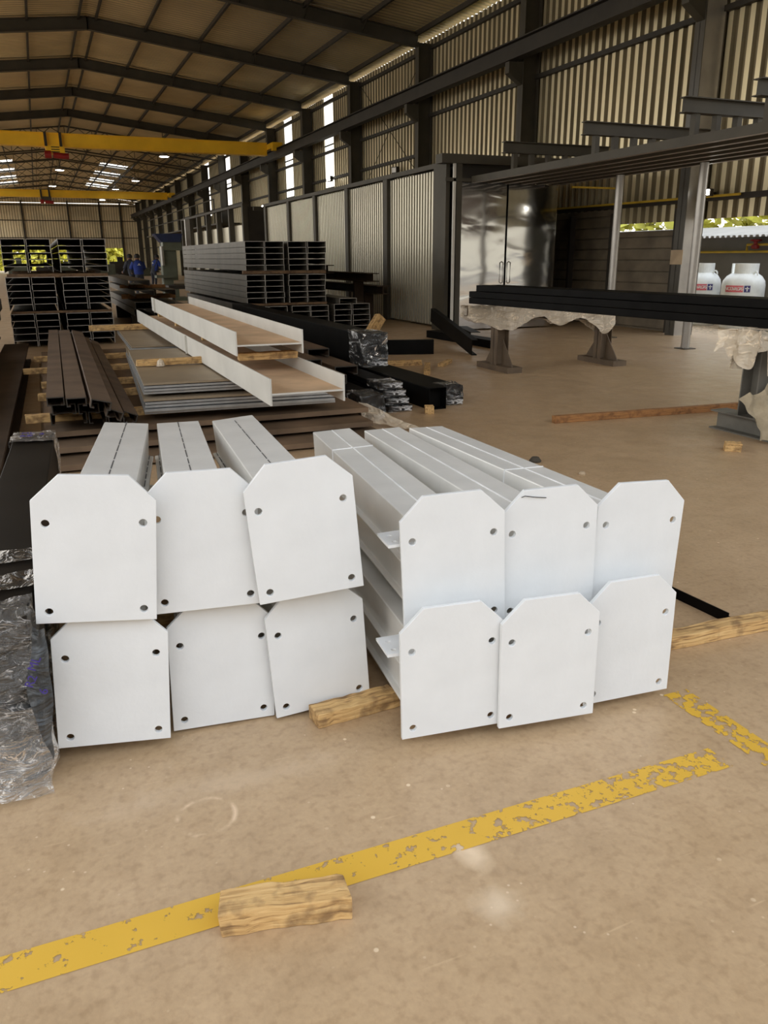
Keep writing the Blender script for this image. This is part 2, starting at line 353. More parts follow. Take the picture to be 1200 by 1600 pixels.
def timber(name, label, x, y, z, ln, w, h, rotz=0, m='wood', cat='timber', group=None, tilt=0, jag=True):
    mb = MB(); n = 10; sec = []
    for i in range(n + 1):
        t = -ln/2 + ln * i / n; jx = random.uniform(-.004, .004); jz = random.uniform(-.003, .003)
        sec.append([(t, -w/2 + jx, 0), (t, w/2 + jx, 0), (t, w/2 + jx, h + jz), (t, -w/2 + jx, h + jz)])
    if jag:
        sec[0] = [(p[0] + random.uniform(0, .012), p[1], p[2]) for p in sec[0]]; sec[-1] = [(p[0] - random.uniform(0, .02), p[1], p[2]) for p in sec[-1]]
    vs = [p for s_ in sec for p in s_]; fs = [(0, 1, 2, 3), tuple(4*n + k for k in (3, 2, 1, 0))]
    for i in range(n): fs += [(4*i+k, 4*i+(k+1) % 4, 4*i+4+(k+1) % 4, 4*i+4+k) for k in range(4)]
    mb.add(vs, fs)
    o = obj(name, mb, M[m], loc=(x, y, z), rot=(0, tilt, rotz), bevel=.004)
    return tag(o, label, cat, group, 'thing')

def crumple_box(x0, x1, y0, y1, z0, z1, amp=.012, step=.03, freq=14, skip=(), pinch=0):
    """box skin, subdivided and crinkled with noise (plastic film)"""
    mb = MB()
    def grid(o, u, v, nu, nv):
        vs = []
        for i in range(nu + 1):
            for j in range(nv + 1):
                p = Vector(o) + Vector(u) * (i / nu) + Vector(v) * (j / nv)
                d = noise.noise_vector(p * freq) * amp + noise.noise_vector(p * freq * 2.7) * amp * .6
                p = p + d; p.z = max(p.z, z0 + .002); vs.append(p)
        mb.add(vs, [(i*(nv+1)+j, (i+1)*(nv+1)+j, (i+1)*(nv+1)+j+1, i*(nv+1)+j+1) for i in range(nu) for j in range(nv)])
    X, Y, Z = x1-x0, y1-y0, z1-z0; N = lambda l: max(2, int(l / step))
    if 'front' not in skip: grid((x0, y0, z0), (X, 0, 0), (0, 0, Z), N(X), N(Z))
    if 'back' not in skip: grid((x0, y1, z0), (X, 0, 0), (0, 0, Z), N(X), N(Z))
    if 'left' not in skip: grid((x0, y0, z0), (0, Y, 0), (0, 0, Z), N(Y), N(Z))
    if 'right' not in skip: grid((x1, y0, z0), (0, Y, 0), (0, 0, Z), N(Y), N(Z))
    if 'top' not in skip: grid((x0, y0, z1), (X, 0, 0), (0, Y, 0), N(X), N(Y))
    return mb

# ------------------------------------------------------------------ camera
F, PIT, YAW, ROL, H = 1247.43476, 3.10085029e-01, 3.92107070e-01, -5.28830418e-03, 1.6
fw = Vector((math.sin(YAW)*math.cos(PIT), math.cos(YAW)*math.cos(PIT), -math.sin(PIT)))
rt = Vector((math.cos(YAW), -math.sin(YAW), 0)); up = rt.cross(fw)
r2 = rt*math.cos(ROL) + up*math.sin(ROL); u2 = -rt*math.sin(ROL) + up*math.cos(ROL)
cam = bpy.data.objects.new('camera', bpy.data.cameras.new('camera')); COL.objects.link(cam)
cam.matrix_world = Matrix(((r2.x, u2.x, -fw.x, 0), (r2.y, u2.y, -fw.y, 0), (r2.z, u2.z, -fw.z, H), (0, 0, 0, 1)))
cam.data.sensor_fit = 'HORIZONTAL'; cam.data.sensor_width = 36; cam.data.lens = F / 1200 * 36; cam.data.clip_end = 400
SC.camera = cam

def shade_facets(o, pan, test):  # gives facets between ribs a darker colour in place of shade
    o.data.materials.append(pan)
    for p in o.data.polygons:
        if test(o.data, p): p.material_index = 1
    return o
# ------------------------------------------------------------------ building shell
XR, XL, RX = 12.6, -7.4, 2.57          # right wall, left wall, ridge
Y0, Y1 = -1.0, 111.6
LEFT_OPEN = 8.0                         # the side beyond the frame is an open bay
EAVE, RIDGE = 8.33, 9.47
FR = [7.1 + 6.32 * k for k in range(-1, 17)]      # portal frames
def roof_z(x): return RIDGE - (RIDGE - EAVE) * abs(x - RX) / (XR - RX)

struct('floor', MB().box(-14, 12.95, -6, Y1, -.2, 0), M['floor'])
struct('ground', MB().box(-60, 70, -70, 190, -.5, -.06), M['gravel'])

def trap(y0, y1, pitch, depth):
    ys = []; y = y0; k = 0
    while y < y1:
        for f, d in ((0, 0), (.30, 0), (.42, 1), (.86, 1)): ys.append((y + f * pitch, d * depth))
        y += pitch
    ys.append((y, 0)); return ys

# right wall: ribbed sheet, with window strips and the low opening left out
WIN = [(35.75, 37.1), (42.05, 43.6), (56.5, 58.3), (63.7, 65.4)]
mb = MB(); prof = trap(Y0, Y1, .265, .07)
for (ya, da), (yb, db) in zip(prof[:-1], prof[1:]):
    ym = (ya + yb) / 2
    z0 = 6.0 if ym < 10.6 else 2.28 if (ym < 13.4) else (2.27 if ym < 16 else 2.5 if ym < 18.7 else 0)
    iv = [(z0, 8.22)]
    if any(a < ym < b for a, b in WIN): iv = [(z0, 4.5)]
    for a, b in iv:
        mb.add([(XR - da, ya, a), (XR - db, yb, a), (XR - db, yb, b), (XR - da, ya, b)], [(0, 1, 2, 3)])
shade_facets(struct('wall_right', mb, M['galv'], fixn=False), M['galv_pan'], lambda me, p: min(me.vertices[v].co.x for v in p.vertices) > XR - .065 or max(me.vertices[v].co.x for v in p.vertices) > XR - .065)
for i, (a, b) in enumerate(WIN):
    w = bpy.data.objects.new('window_%d' % (i + 1), None); COL.objects.link(w); w['kind'] = 'structure'; w.location = (XR, a, 4.5)
    mbp = MB(); mbp.box(-.006, .006, 0, b - a, 0, 3.55)
    obj('pane', mbp, M['pane'], w)
    f = MB()
    for z in (0, 1.75, 3.52): f.box(-.06, -.01, 0, b - a, z, z + .05)
    obj('window_frame', f, M['steel'], w)
# left and back walls close the hall (outside the frame)
mb = MB()
for (ya, da), (yb, db) in zip(prof[:-1], prof[1:]):
    z0 = LEFT_OPEN if ya < 38 else 7.0
    if ya >= 38: mb.add([(XL + da, ya, 0), (XL + db, yb, 0), (XL + db, yb, 2.6), (XL + da, ya, 2.6)], [(0, 3, 2, 1)])
    mb.add([(XL + da, ya, z0), (XL + db, yb, z0), (XL + db, yb, 8.2), (XL + da, ya, 8.2)], [(0, 3, 2, 1)])
struct('wall_left', mb, M['galv_dark'], fixn=False)
mb = MB(); mb.add([(XL, Y0, 8.3), (XR, Y0, 8.3), (RX, Y0, 9.4)], [(0, 1, 2)])
struct('wall_back', mb, M['galv_dark'])
# far wall with two low openings
mb = MB(); px = trap(XL, XR, .3, .05)
for (xa, da), (xb, db) in zip(px[:-1], px[1:]):
    xm = (xa + xb) / 2
    for a, b in ([(2.75, 7.95)] if 8.0 < xm < 10.4 else [(3.1, 7.95)] if (-4.5 < xm < 5.2) else [(0, 7.95)]):
        mb.add([(xa, Y1 - da, a), (xb, Y1 - db, a), (xb, Y1 - db, b), (xa, Y1 - da, b)], [(0, 1, 2, 3)])
    mb.add([(xa, Y1 - da, 8.0), (xb, Y1 - db, 8.0), (xb, Y1 - db, roof_z(min(xb, XR)) - .05), (xa, Y1 - da, roof_z(xa) - .05)], [(0, 1, 2, 3)])
shade_facets(struct('wall_far', mb, M['farwall'], fixn=False), M['farwall_pan'], lambda me, p: max(me.vertices[v].co.y for v in p.vertices) > Y1 - .02)
for k, z in enumerate((3.95, 5.95, 7.7)):
    struct('trim_%d' % (k + 1), MB().box(XL, XR, Y1 - .16, Y1 - .06, z - .05, z + .05), M['steel_dark'])
for k, x in enumerate((-.9, 4.3, 8.0, 10.45)):
    struct('trim_%d' % (k + 4), MB().box(x - .09, x + .09, Y1 - .3, Y1 - .06, 0, 8.2), M['steel_dark'])

# roof: ribbed sheets, ribs running down the slope; right slope has skylight gaps
SKY = [(75.2, 78.0), (82.2, 85.2), (88.9, 92.1), (95.2, 98.8)]
for side, xe in (('right', XR + .15), ('left', XL - .15)):
    mb = MB(); pr = trap(Y0 - .3, Y1 + .3, .24, .035)
    for (ya, da), (yb, db) in zip(pr[:-1], pr[1:]):
        ym = (ya + yb) / 2
        segs = [(RX, xe)]
        if any(a < ym < b for a, b in SKY): segs = [(RX, 5.9), (8.1, xe)] if side == 'right' else [(RX, -.8), (-3.0, xe)]
        for a, b in segs:
            mb.add([(a, ya, roof_z(a) + da), (a, yb, roof_z(a) + db), (b, yb, roof_z(b) + db), (b, ya, roof_z(b) + da)], [(0, 1, 2, 3)])
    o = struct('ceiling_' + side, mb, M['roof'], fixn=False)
    shade_facets(o, M['roof_pan'], lambda me, p: abs(max(me.vertices[v].co.z - roof_z(me.vertices[v].co.x) for v in p.vertices)) < .02)
nwin = 5
for a, b in SKY:
    for xa, xb in ((5.9, 8.1), (-3.0, -.8)):
        mb = MB(); mb.add([(xa, a, roof_z(xa)), (xb, a, roof_z(xb)), (xb, b, roof_z(xb)), (xa, b, roof_z(xa))], [(0, 1, 2, 3)])
        struct('window_%d' % nwin, mb, M['pane']); nwin += 1

# portal frames: columns and rafters near, lattice trusses beyond
for i, y in enumerate(FR):
    mb = MB(); x0 = 12.0
    for a, b, c, d in ((x0, x0 + .015, y - .13, y + .13), (12.47, 12.485, y - .13, y + .13), (x0, 12.485, y - .006, y + .006)): mb.box(a, b, c, d, 0, 8.05)
    if 10 < y < 14: struct('column_lit_face_stand_in', MB().box(x0 + .02, 12.47, y - .125, y - .105, 0, 8.05), M['pole'])  # added pale face, its colour stands in for light on the column
    struct('wall_column', mb, M['steel'] if y > 14 else M['steel_gloss'])
    if y < 53.5:
        for sx in (1, -1):
            mb = MB(); e = RX + sx * 9.45
            mb.ibeam((RX, y, 9.19), (e, y, roof_z(e) - .29), .2, .40, .02, .012)
            mb.box(RX - .01, RX + .01, y - .1, y + .1, 8.98, 9.4)
            struct('roof_rafter', mb, M['steel'])
    else:
        mb = MB(); N = 12
        for sx in (1, -1):
            e = RX + sx * 9.6
            top = [Vector((RX + (e - RX) * k / N, y, roof_z(RX + (e - RX) * k / N) - .12)) for k in range(N + 1)]
            bot = [p - Vector((0, 0, .55)) for p in top]
            mb.bar(top[0], top[-1], .09, .09).bar(bot[0], bot[-1], .09, .09)
            for k in range(N): mb.bar(top[k], bot[k + 1] if k % 2 else bot[k], .04, .04).bar(bot[k], top[k + 1], .04, .04)
        struct('roof_truss_beam', mb, M['steel'])
for sx in (1, -1):
    for dx in (.28, 1.9, 3.75, 5.7, 7.55, 9.4):
        x = RX + sx * dx; z = roof_z(x) - .09
        mb = MB(); mb.box(x - .006, x + .006, Y0, Y1 - .3, z - .075, z + .07).box(x - .04, x + .04, Y0, Y1 - .3, z - .085, z - .075)
        struct('roof_purlin_beam', mb, M['steel_dark'])
# knee braces from purlin to rafter
for y in FR[1:9]:
    for dx in (3.75, 5.7, 7.55):
        x = RX + dx; z = roof_z(x)
        struct('brace_trim', MB().bar((x, y + .02, z - .45), (x, y + .55, z - .12), .035, .035).bar((x, y - .02, z - .45), (x, y - .55, z - .12), .035, .035), M['steel_dark'])
# crane runway and wall girts
struct('runway_beam', MB().ibeam((11.7, Y0, 6.48), (11.7, Y1 - .4, 6.48), .28, .42, .03, .02), M['steel_dark'])
for y in FR:
    mb = MB(); mb.hexa([(11.6, y-.1, 6.0), (12.0, y-.1, 5.75), (12.0, y+.1, 5.75), (11.6, y+.1, 6.0), (11.6, y-.1, 6.26), (12.0, y-.1, 6.26), (12.0, y+.1, 6.26), (11.6, y+.1, 6.26)])
    struct('bracket_trim', mb, M['steel'])
for z in (2.66, 4.87, 5.97, 7.93):
    mb = MB()
    a = Y0 if z > 5.9 else 26.4 if z > 4 else 10.6
    mb.box(12.42, 12.54, a, Y1 - .4, z - .05, z + .05)
    struct('girt_beam', mb, M['steel_dark'])
# diagonal wind-bracing rods in one bay
mb = MB()
mb.tube([(12.46, 26.5, 4.0), (12.46, 32.3, 7.9)], .012, 6).tube([(12.46, 26.5, 7.9), (12.46, 32.3, 4.0)], .012, 6)
struct('bracing_trim', mb, M['steel_dark'])

# low dark sheet screen with horizontal ribs beside the opening
mb = MB()
def hrib(y0, y1, ztop):
    z = .06
    while z < ztop - .05:
        h = min(.24, ztop - z)
        mb.hexa([(12.43, y0, z), (12.5, y0, z), (12.5, y1, z), (12.43, y1, z), (12.46, y0, z + h*.84), (12.5, y0, z + h*.84), (12.5, y1, z + h*.84), (12.46, y1, z + h*.84)])
        z += h
hrib(13.85, 16.0, 2.1); hrib(16.0, 18.7, 2.62); mb.box(12.5, 12.51, 13.85, 16, 0, 2.1).box(12.5, 12.51, 16, 18.7, 0, 2.6)
struct('wall_screen', mb, M['screen'])
mb = MB()
for y in (13.9, 16.0, 17.6): mb.box(12.3, 12.44, y - .04, y + .04, 0, 2.5)
struct('trim_8', mb, M['steel_dark'])
tag(obj('paper_tag', MB().box(-.004, .004, -.17, .17, -.14, .14), M['paper'], loc=(11.995, 13.42, 1.55)), 'tan paper tag stuck on the steel column beside the gas tank opening', 'tag', None, 'thing')

# ------------------------------------------------------------------ booth with ribbed panels and polished doors
BX = 8.4
posts = [16.95, 20.1, 23.0, 26.0, 29.0, 32.2]
for y in posts:
    struct('booth_column', MB().box(BX - .02, BX + .2, y - .13, y + .13, 0, 3.45), M['steel'])
struct('booth_beam', MB().box(BX - .02, BX + .16, 16.2, 32.4, 3.44, 3.54), M['steel'])
k = 1
for a, b in zip(posts[:-1], posts[1:]):
    mb = MB(); p = trap(a + .13, b - .14, .15, .035)
    for (ya, da), (yb, db) in zip(p[:-1], p[1:]): mb.add([(BX + .09 - da, ya, .05), (BX + .09 - db, yb, .05), (BX + .09 - db, yb, 3.4), (BX + .09 - da, ya, 3.4)], [(0, 1, 2, 3)])
    shade_facets(struct('wall_booth_%d' % k, mb, M['panel'], fixn=False), M['panel_pan'], lambda me, p: max(me.vertices[v].co.x for v in p.vertices) > BX + .075); k += 1
mb = MB(); mb.box(8.38, 8.5, 16.14, 16.26, 0, 3.5).box(8.2, 8.29, 16.3, 16.9, 0, 3.5)
struct('trim_9', mb, M['steel'])
struct('trim_10', MB().box(8.29, 8.34, 16.12, 16.17, 0, 3.45), M['beamwhite'])
struct('trim_11', MB().box(8.0, 11.1, 16.1, 16.4, 3.44, 3.62).box(8.1, 11.1, 16.12, 16.17, 3.09, 3.16), M['steel'])
struct('wall_booth_front', MB().box(8.4, 11.0, 16.3, 16.36, 3.12, 3.46).box(8.4, 11.0, 16.5, 16.55, 0, 3.1), M['steel_dark'])
struct('ceiling_booth', MB().box(8.5, 12.0, 16.4, 32.3, 3.36, 3.42), M['steel_dark'])
def leaf(name, hx, w, side, rotz):
    d = bpy.data.objects.new(name, None); COL.objects.link(d); d.location = (hx, 16.2, .03); d.rotation_euler = (0, 0, rotz); d['kind'] = 'structure'
    s = side
    obj('door_panel', MB().box(min(0, s*w), max(0, s*w), -.02, .02, 0, 3.05), M['door'], d, bevel=.004)
    e = s * (w - .07)
    h = MB().tube([(e, -.02, .98), (e, -.09, 1.0), (e, -.09, 1.42), (e, -.02, 1.44)], .013, 8)
    obj('handle', h, M['chrome'], d, smooth=True)
    return d
leaf('door_1', 8.42, 1.20, 1, R(0))
leaf('door_2', 10.93, 1.27, -1, R(.4))

# second booth further back: posts and pale boards
for k, y in enumerate((36.0, 38.75, 41.5, 44.2, 46.9, 49.5, 52.2)):
    struct('booth_column', MB().box(BX - .02, BX + .2, y - .12, y + .12, 0, 3.7), M['steel'])
struct('booth_beam', MB().box(BX - .02, BX + .16, 35.9, 52.4, 3.68, 3.78), M['steel'])
struct('wall_booth_6', MB().box(BX + .22, BX + .26, 36.2, 52.2, .05, 2.95), M['panel'])
struct('wall_booth_7', MB().box(8.4, 12, 35.9, 36.0, 0, 3.65), M['steel_dark'])
mb = MB()
for x in (9.2, 10.2, 11.2): mb.box(x - .05, x + .05, 34.0, 34.1, 0, 3.5)
mb.box(8.4, 12, 34, 34.1, 3.4, 3.55)
struct('trim_12', mb, M['steel'])

# handrail on the wall walkway far down the hall
mb = MB()
for y in range(56, 92, 3): mb.tube([(11.2, y, 3.7), (11.2, y, 5.2)], .04, 6)
mb.tube([(11.2, 56, 5.2), (11.2, 91, 5.2)], .04, 6).tube([(11.2, 56, 4.5), (11.2, 91, 4.5)], .03, 6).box(11.1, 12.4, 54, 92, 3.6, 3.7)
struct('walkway_trim', mb, M['steel'])

struct('wall_reflection_backdrop', MB().box(-40, 50, -31, -30, 3.8, 12), M['brown_dk'])  # unseen wall added as a dark reflection for the upper doors
struct('ground_reflection_backdrop', MB().box(-40, 50, -30, -6, -.06, -.02), M['wallgrey'])  # unseen darker ground added to dim the lower door reflection
struct('wall_reflection_bright_band', MB().box(-40, 50, -31, -30, 0, 3.8), M['reflection_pale'])  # unseen pale band added as the bright strip in the door reflection
# ------------------------------------------------------------------ outside: shed, tanks, hedge
struct('wall_shed', MB().box(16.9, 17.1, 9, 30, -.06, 2.06), M['wallgrey'])
mb = MB(); p = trap(9, 30, .18, .05)
for (ya, da), (yb, db) in zip(p[:-1], p[1:]): mb.add([(16.0, ya, 2.0 + da), (16.0, yb, 2.0 + db), (19.4, yb, 2.34 + db), (19.4, ya, 2.34 + da)], [(0, 1, 2, 3)])
struct('roof_shed', mb, M['shedroof'], fixn=False)
def hedge(name, label, x0, x1, y0, y1, z0, z1, n, s):
    mb = MB()
    for _ in range(n):
        c = Vector((random.uniform(x0, x1), random.uniform(y0, y1), 0)); top = z1 + .8 * noise.noise(Vector((c.x * .3, c.y * .25, 3)))
        c.z = random.uniform(z0, top)
        a = Vector((random.gauss(0, 1), random.gauss(0, 1), random.gauss(0, 1))).normalized(); b = a.orthogonal().normalized()
        q = s * random.uniform(.6, 1.3); mb.add([c - a*q, c + b*q*.55, c + a*q, c - b*q*.55], [(0, 1, 2, 3)])
    return tag(obj(name, mb, M['leaf'], fixn=False), label, 'foliage', None, 'stuff')
hedge('hedge_foliage', 'sunlit yellow green foliage growing behind the grey shed roof', 20.5, 23, 8, 42, 0, 6.6, 12000, .28)
hedge('yard_foliage', 'bright green foliage seen through the low openings of the far wall', -8, 16, 126, 132, -.1, 5.5, 5000, .55)
def text(name, s, size, m, parent, loc, rot):
    c = bpy.data.curves.new(name, 'FONT'); c.body = s; c.size = size; c.align_x = 'CENTER'; c.align_y = 'CENTER'; c.extrude = .001; c.fill_mode = 'BOTH'
    c.materials.append(m); o = bpy.data.objects.new(name, c); COL.objects.link(o); 
    bpy.context.view_layer.update(); me = bpy.data.meshes.new_from_object(o); bpy.data.objects.remove(o)
    o = bpy.data.objects.new(name, me); COL.objects.link(o); o.parent = parent; o.location = loc; o.rotation_euler = rot; return o
t0 = empty('gas_tank', 'white gas tank with red and blue label, nearly hidden behind the thick column', 'gas tank', (15.0, 17.15, -.06), (0, 0, 0), 'white gas tanks outside the opening')
obj('tank_body', MB().lathe([(.40, 0), (.42, .05), (.40, .09), (.45, .16), (.47, .25), (.47, .98), (.45, 1.08), (.38, 1.18), (.29, 1.24), (.20, 1.26)], 40), M['tank'], t0, smooth=True)
col_ = MB()
for q in range(36):
    if q in (15, 16, 17): continue
    a0, a1 = 2*math.pi*q/36, 2*math.pi*(q+1)/36
    P = lambda a, r_, z: (r_*math.cos(a), r_*math.sin(a), z)
    col_.hexa([P(a0, .27, 1.2), P(a0, .29, 1.2), P(a1, .29, 1.2), P(a1, .27, 1.2), P(a0, .27, 1.46), P(a0, .29, 1.46), P(a1, .29, 1.46), P(a1, .27, 1.46)])
obj('valve_collar', col_, M['tank'], t0)
for s in (-1, 1):
    arc = [(math.cos(R(135))*0 , s*(.36 + .06*math.cos(a)), 1.2 + .09*math.sin(a)) for a in [math.pi*k/8 for k in range(9)]]
    obj('lifting_ear', MB().tube(arc, .018, 6), M['tank'], t0, smooth=True)
# curved label: red band with white lettering and a blue square with a white mark
def curved(z0, z1, a0, a1, r_):
    mb = MB(); n = 12
    vs = [(r_*math.cos(a0+(a1-a0)*k/n), r_*math.sin(a0+(a1-a0)*k/n), z) for k in range(n+1) for z in (z0, z1)]
    return mb.add(vs, [(2*k, 2*k+2, 2*k+3, 2*k+1) for k in range(n)])
FA = R(222)         # label faces the hall
bnd = obj('label_band', curved(.84, .985, FA - R(42), FA + R(9), .474), M['band'], t0)
bdg = obj('label_badge', curved(.84, .985, FA + R(11), FA + R(27), .474), M['badge'], t0)
word = 'NACIONALGAS'
lt = MB(); 
for i, ch in enumerate(word):
    a = FA - R(39) + R(45) * i / (len(word) - 1)
    text('label_letter', ch, .105, M['tank'], bnd, (.478*math.cos(a), .478*math.sin(a), .912), (R(90), 0, a + R(90)))['kind'] = 'thing'
a = FA + R(19); mk = MB(); T = Matrix.Translation((.476*math.cos(a), .476*math.sin(a), .912)) @ Matrix.Rotation(a, 4, 'Z')
mk.box(0, .004, -.012, .012, -.05, .05, T).box(0, .004, -.045, .045, .0, .022, T)
obj('badge_mark', mk, M['tank'], bdg)
for y, rz, l in ((15.85, R(14), 'white gas tank with red label, standing just beside the round pole'), (14.5, R(-6), 'white gas tank with red and blue label, middle of the outdoor row'), (13.12, R(16), 'white gas tank at the end of the outdoor row away from the thick column')):
    dup(t0, (15.0, y, -.06), (0, 0, rz), l)
g1 = empty('gas_pipe', 'thin yellow gas pipes with a red valve fixed to the grey shed wall', 'pipe', (16.72, 14, 1.7))
obj('upper_pipe', MB().tube([(0, -4.8, .13), (0, 2.2, .13), (0, 2.2, -.02)], .03, 8), M['pipe_yellow'], g1, smooth=True)
obj('lower_pipe', MB().tube([(.03, -4.8, -.04), (.03, 8, -.04)], .03, 8), M['pipe_yellow'], g1, smooth=True)
for yy in (-4.5, -2, 1, 4): obj('pipe_clamp', MB().box(-.02, .2, yy, yy + .04, -.08, .0), M['steel_dark'], g1)
obj('valve', MB().lathe([(.03, -.12), (.1, -.1), (.1, -.02), (.05, 0), (.05, .06), (.14, .08), (.14, .11), (.02, .13)], 12, (-.04, 1.9, .14)), M['red'], g1, smooth=True)
g2 = tag(obj('gas_pipe', MB().tube([(12.36, 18.6, 2.72), (12.36, 12.3, 2.68)], .025, 6).tube([(12.36, 18.6, 2.72), (12.36, 18.6, 3.2)], .025, 6), M['pipe_yellow']), 'long thin yellow pipe along the ribbed wall behind the overhead rack', 'pipe', None, 'thing')
tag(obj('gas_pipe', MB().tube([(11.1, 15.9, 3.03), (12.3, 15.9, 3.03), (12.3, 15.9, 2.72)], .022, 6), M['pipe_yellow']), 'short yellow pipe running out from the top of the polished doors', 'pipe', None, 'thing')

# ------------------------------------------------------------------ yellow floor lines
for x0, x1, y0, y1, l in ((-1.8, 1.91, 1.632, 1.742, 'long worn yellow line painted across the concrete floor'), (2.005, 2.118, .6, 2.075, 'worn yellow line running away from the camera at the corner'), (2.2, 4.2, 1.632, 1.742, 'short end of a yellow line beyond the corner line')):
    mb = MB(); mb.add([(x0, y0, .0015), (x1 if x1 > 3 else x1, y0 , .0015), (x1, y1, .0015), (x0, y1, .0015)], [(0, 1, 2, 3)])
    tag(obj('floor_line_marking', mb, M['line']), l, 'floor line', None, 'thing')

# ------------------------------------------------------------------ white end-plate columns (two stacks of six)
PW, PH, CH, HX, HZ0, HZ1 = .358, .475, .08, .14, .038, .324
def plate_mesh():
    bm = bmesh.new()
    out = [(-PW/2, 0), (PW/2, 0), (PW/2, PH - CH), (PW/2 - CH, PH), (-PW/2 + CH, PH), (-PW/2, PH - CH)]
    loops = [out] + [[(cx + .0125*math.cos(2*math.pi*k/18), cz + .0125*math.sin(2*math.pi*k/18)) for k in range(18)] for cx in (-HX, HX) for cz in (HZ0, HZ1)]
    ed = []
    for lp in loops:
        vs = [bm.verts.new((x, 0, z)) for x, z in lp]
        ed += [bm.edges.new((vs[i], vs[(i + 1) % len(vs)])) for i in range(len(vs))]
    bmesh.ops.triangle_fill(bm, use_beauty=True, use_dissolve=False, edges=ed)
    r_ = bmesh.ops.extrude_face_region(bm, geom=bm.faces[:])
    bmesh.ops.translate(bm, vec=(0, .016, 0), verts=[v for v in r_['geom'] if isinstance(v, bmesh.types.BMVert)])
    bmesh.ops.recalc_face_normals(bm, faces=bm.faces)
    me = bpy.data.meshes.new('end_plate'); bm.to_mesh(me); bm.free(); me.materials.append(M['white']); return me
PLATE = plate_mesh()
def shaft_mb(L, z1=.345):
    w, z0, l = .1, .03, .022
    zm = .185
    poly = [(-w, z0), (-w-l, z0), (-w-l, z0+.012), (-w, z0+.012), (-w, zm-.012), (-w-l, zm-.012), (-w-l, zm), (-w, zm), (-w, z1), (w, z1), (w, zm), (w+l, zm), (w+l, zm-.012), (w, zm-.012), (w, z0+.012), (w+l, z0+.012), (w+l, z0), (w, z0)]
    return MB().prism(poly, .016, L)
def seam_dashes(L):
    mb = MB(); y = .05
    while y < L - .06:
        d = random.uniform(.07, .13); mb.box(-.0022, .0022, y, y + d, .345, .3462); y += d + random.uniform(.015, .03)
    for s in (-1, 1):
        y = .05
        while y < L - .06:
            d = random.uniform(.07, .12); mb.box(min(s*.1, s*.106), max(s*.1, s*.106), y, y + d, .185, .1862); y += d + .03
    return mb
def seam_line(L, splice):
    mb = MB().box(-.003, .003, .02, L - .01, .345, .3472)
    return mb
COLS = {  # origin (bottom centre of the plate), plate yaw, roll, shaft yaw
 'U1': (.040, 2.456, .511, -7.3, 4.75, -9.0), 'U2': (.391, 2.474, .484, -7.5, .03, -5.9), 'U3': (.727, 2.394, .507, -7.7, -4.77, -3.9),
 'L1': (.049, 2.486, .048, -7.7, 3.44, -8.0), 'L2': (.424, 2.523, .010, -3.9, 1.34, -5.0), 'L3': (.781, 2.473, .022, -1.6, -3.51, -2.0),
 'RU1': (1.174, 2.204, .393, -10.0, -2.50, -5.5), 'RU2': (1.525, 2.179, .377, -7.1, -1.19, -2.8), 'RU3': (1.879, 2.163, .360, -5.1, 1.81, 1.2),
 'RL1': (1.124, 2.113, .044, -8.2, -1.19, -5.0), 'RL2': (1.458, 2.043, .043, -8.2, -.77, -3.0), 'RL3': (1.825, 2.074, .036, -5.3, -.91, 0)}
LAB = {'U1': 'white column with upright end plate over the film-wrapped tubes, upper row', 'U2': 'middle white column of the upper row in the stack beside the wrapped tubes',
 'U3': 'white column in upper row, plate tilted clockwise, leaning towards the second stack', 'L1': 'white column on the floor whose plate touches the film-wrapped black tubes',
 'L2': 'middle white column of the lower row in the stack beside the wrapped tubes', 'L3': 'white column in lower row, tilted plate beside the wedge of wood',
 'RU1': 'upper white column with bolted side lugs, facing the gap between the stacks', 'RU2': 'middle upper white column with a thin black wire on its plate',
 'RU3': 'upper white column at the open floor side of the second stack', 'RL1': 'lower white column with side lug, its plate beside the wood wedge',
 'RL2': 'middle lower white column, plate standing proud of its neighbours', 'RL3': 'lower white column at the yellow corner line side of the stack'}
random.seed(3)
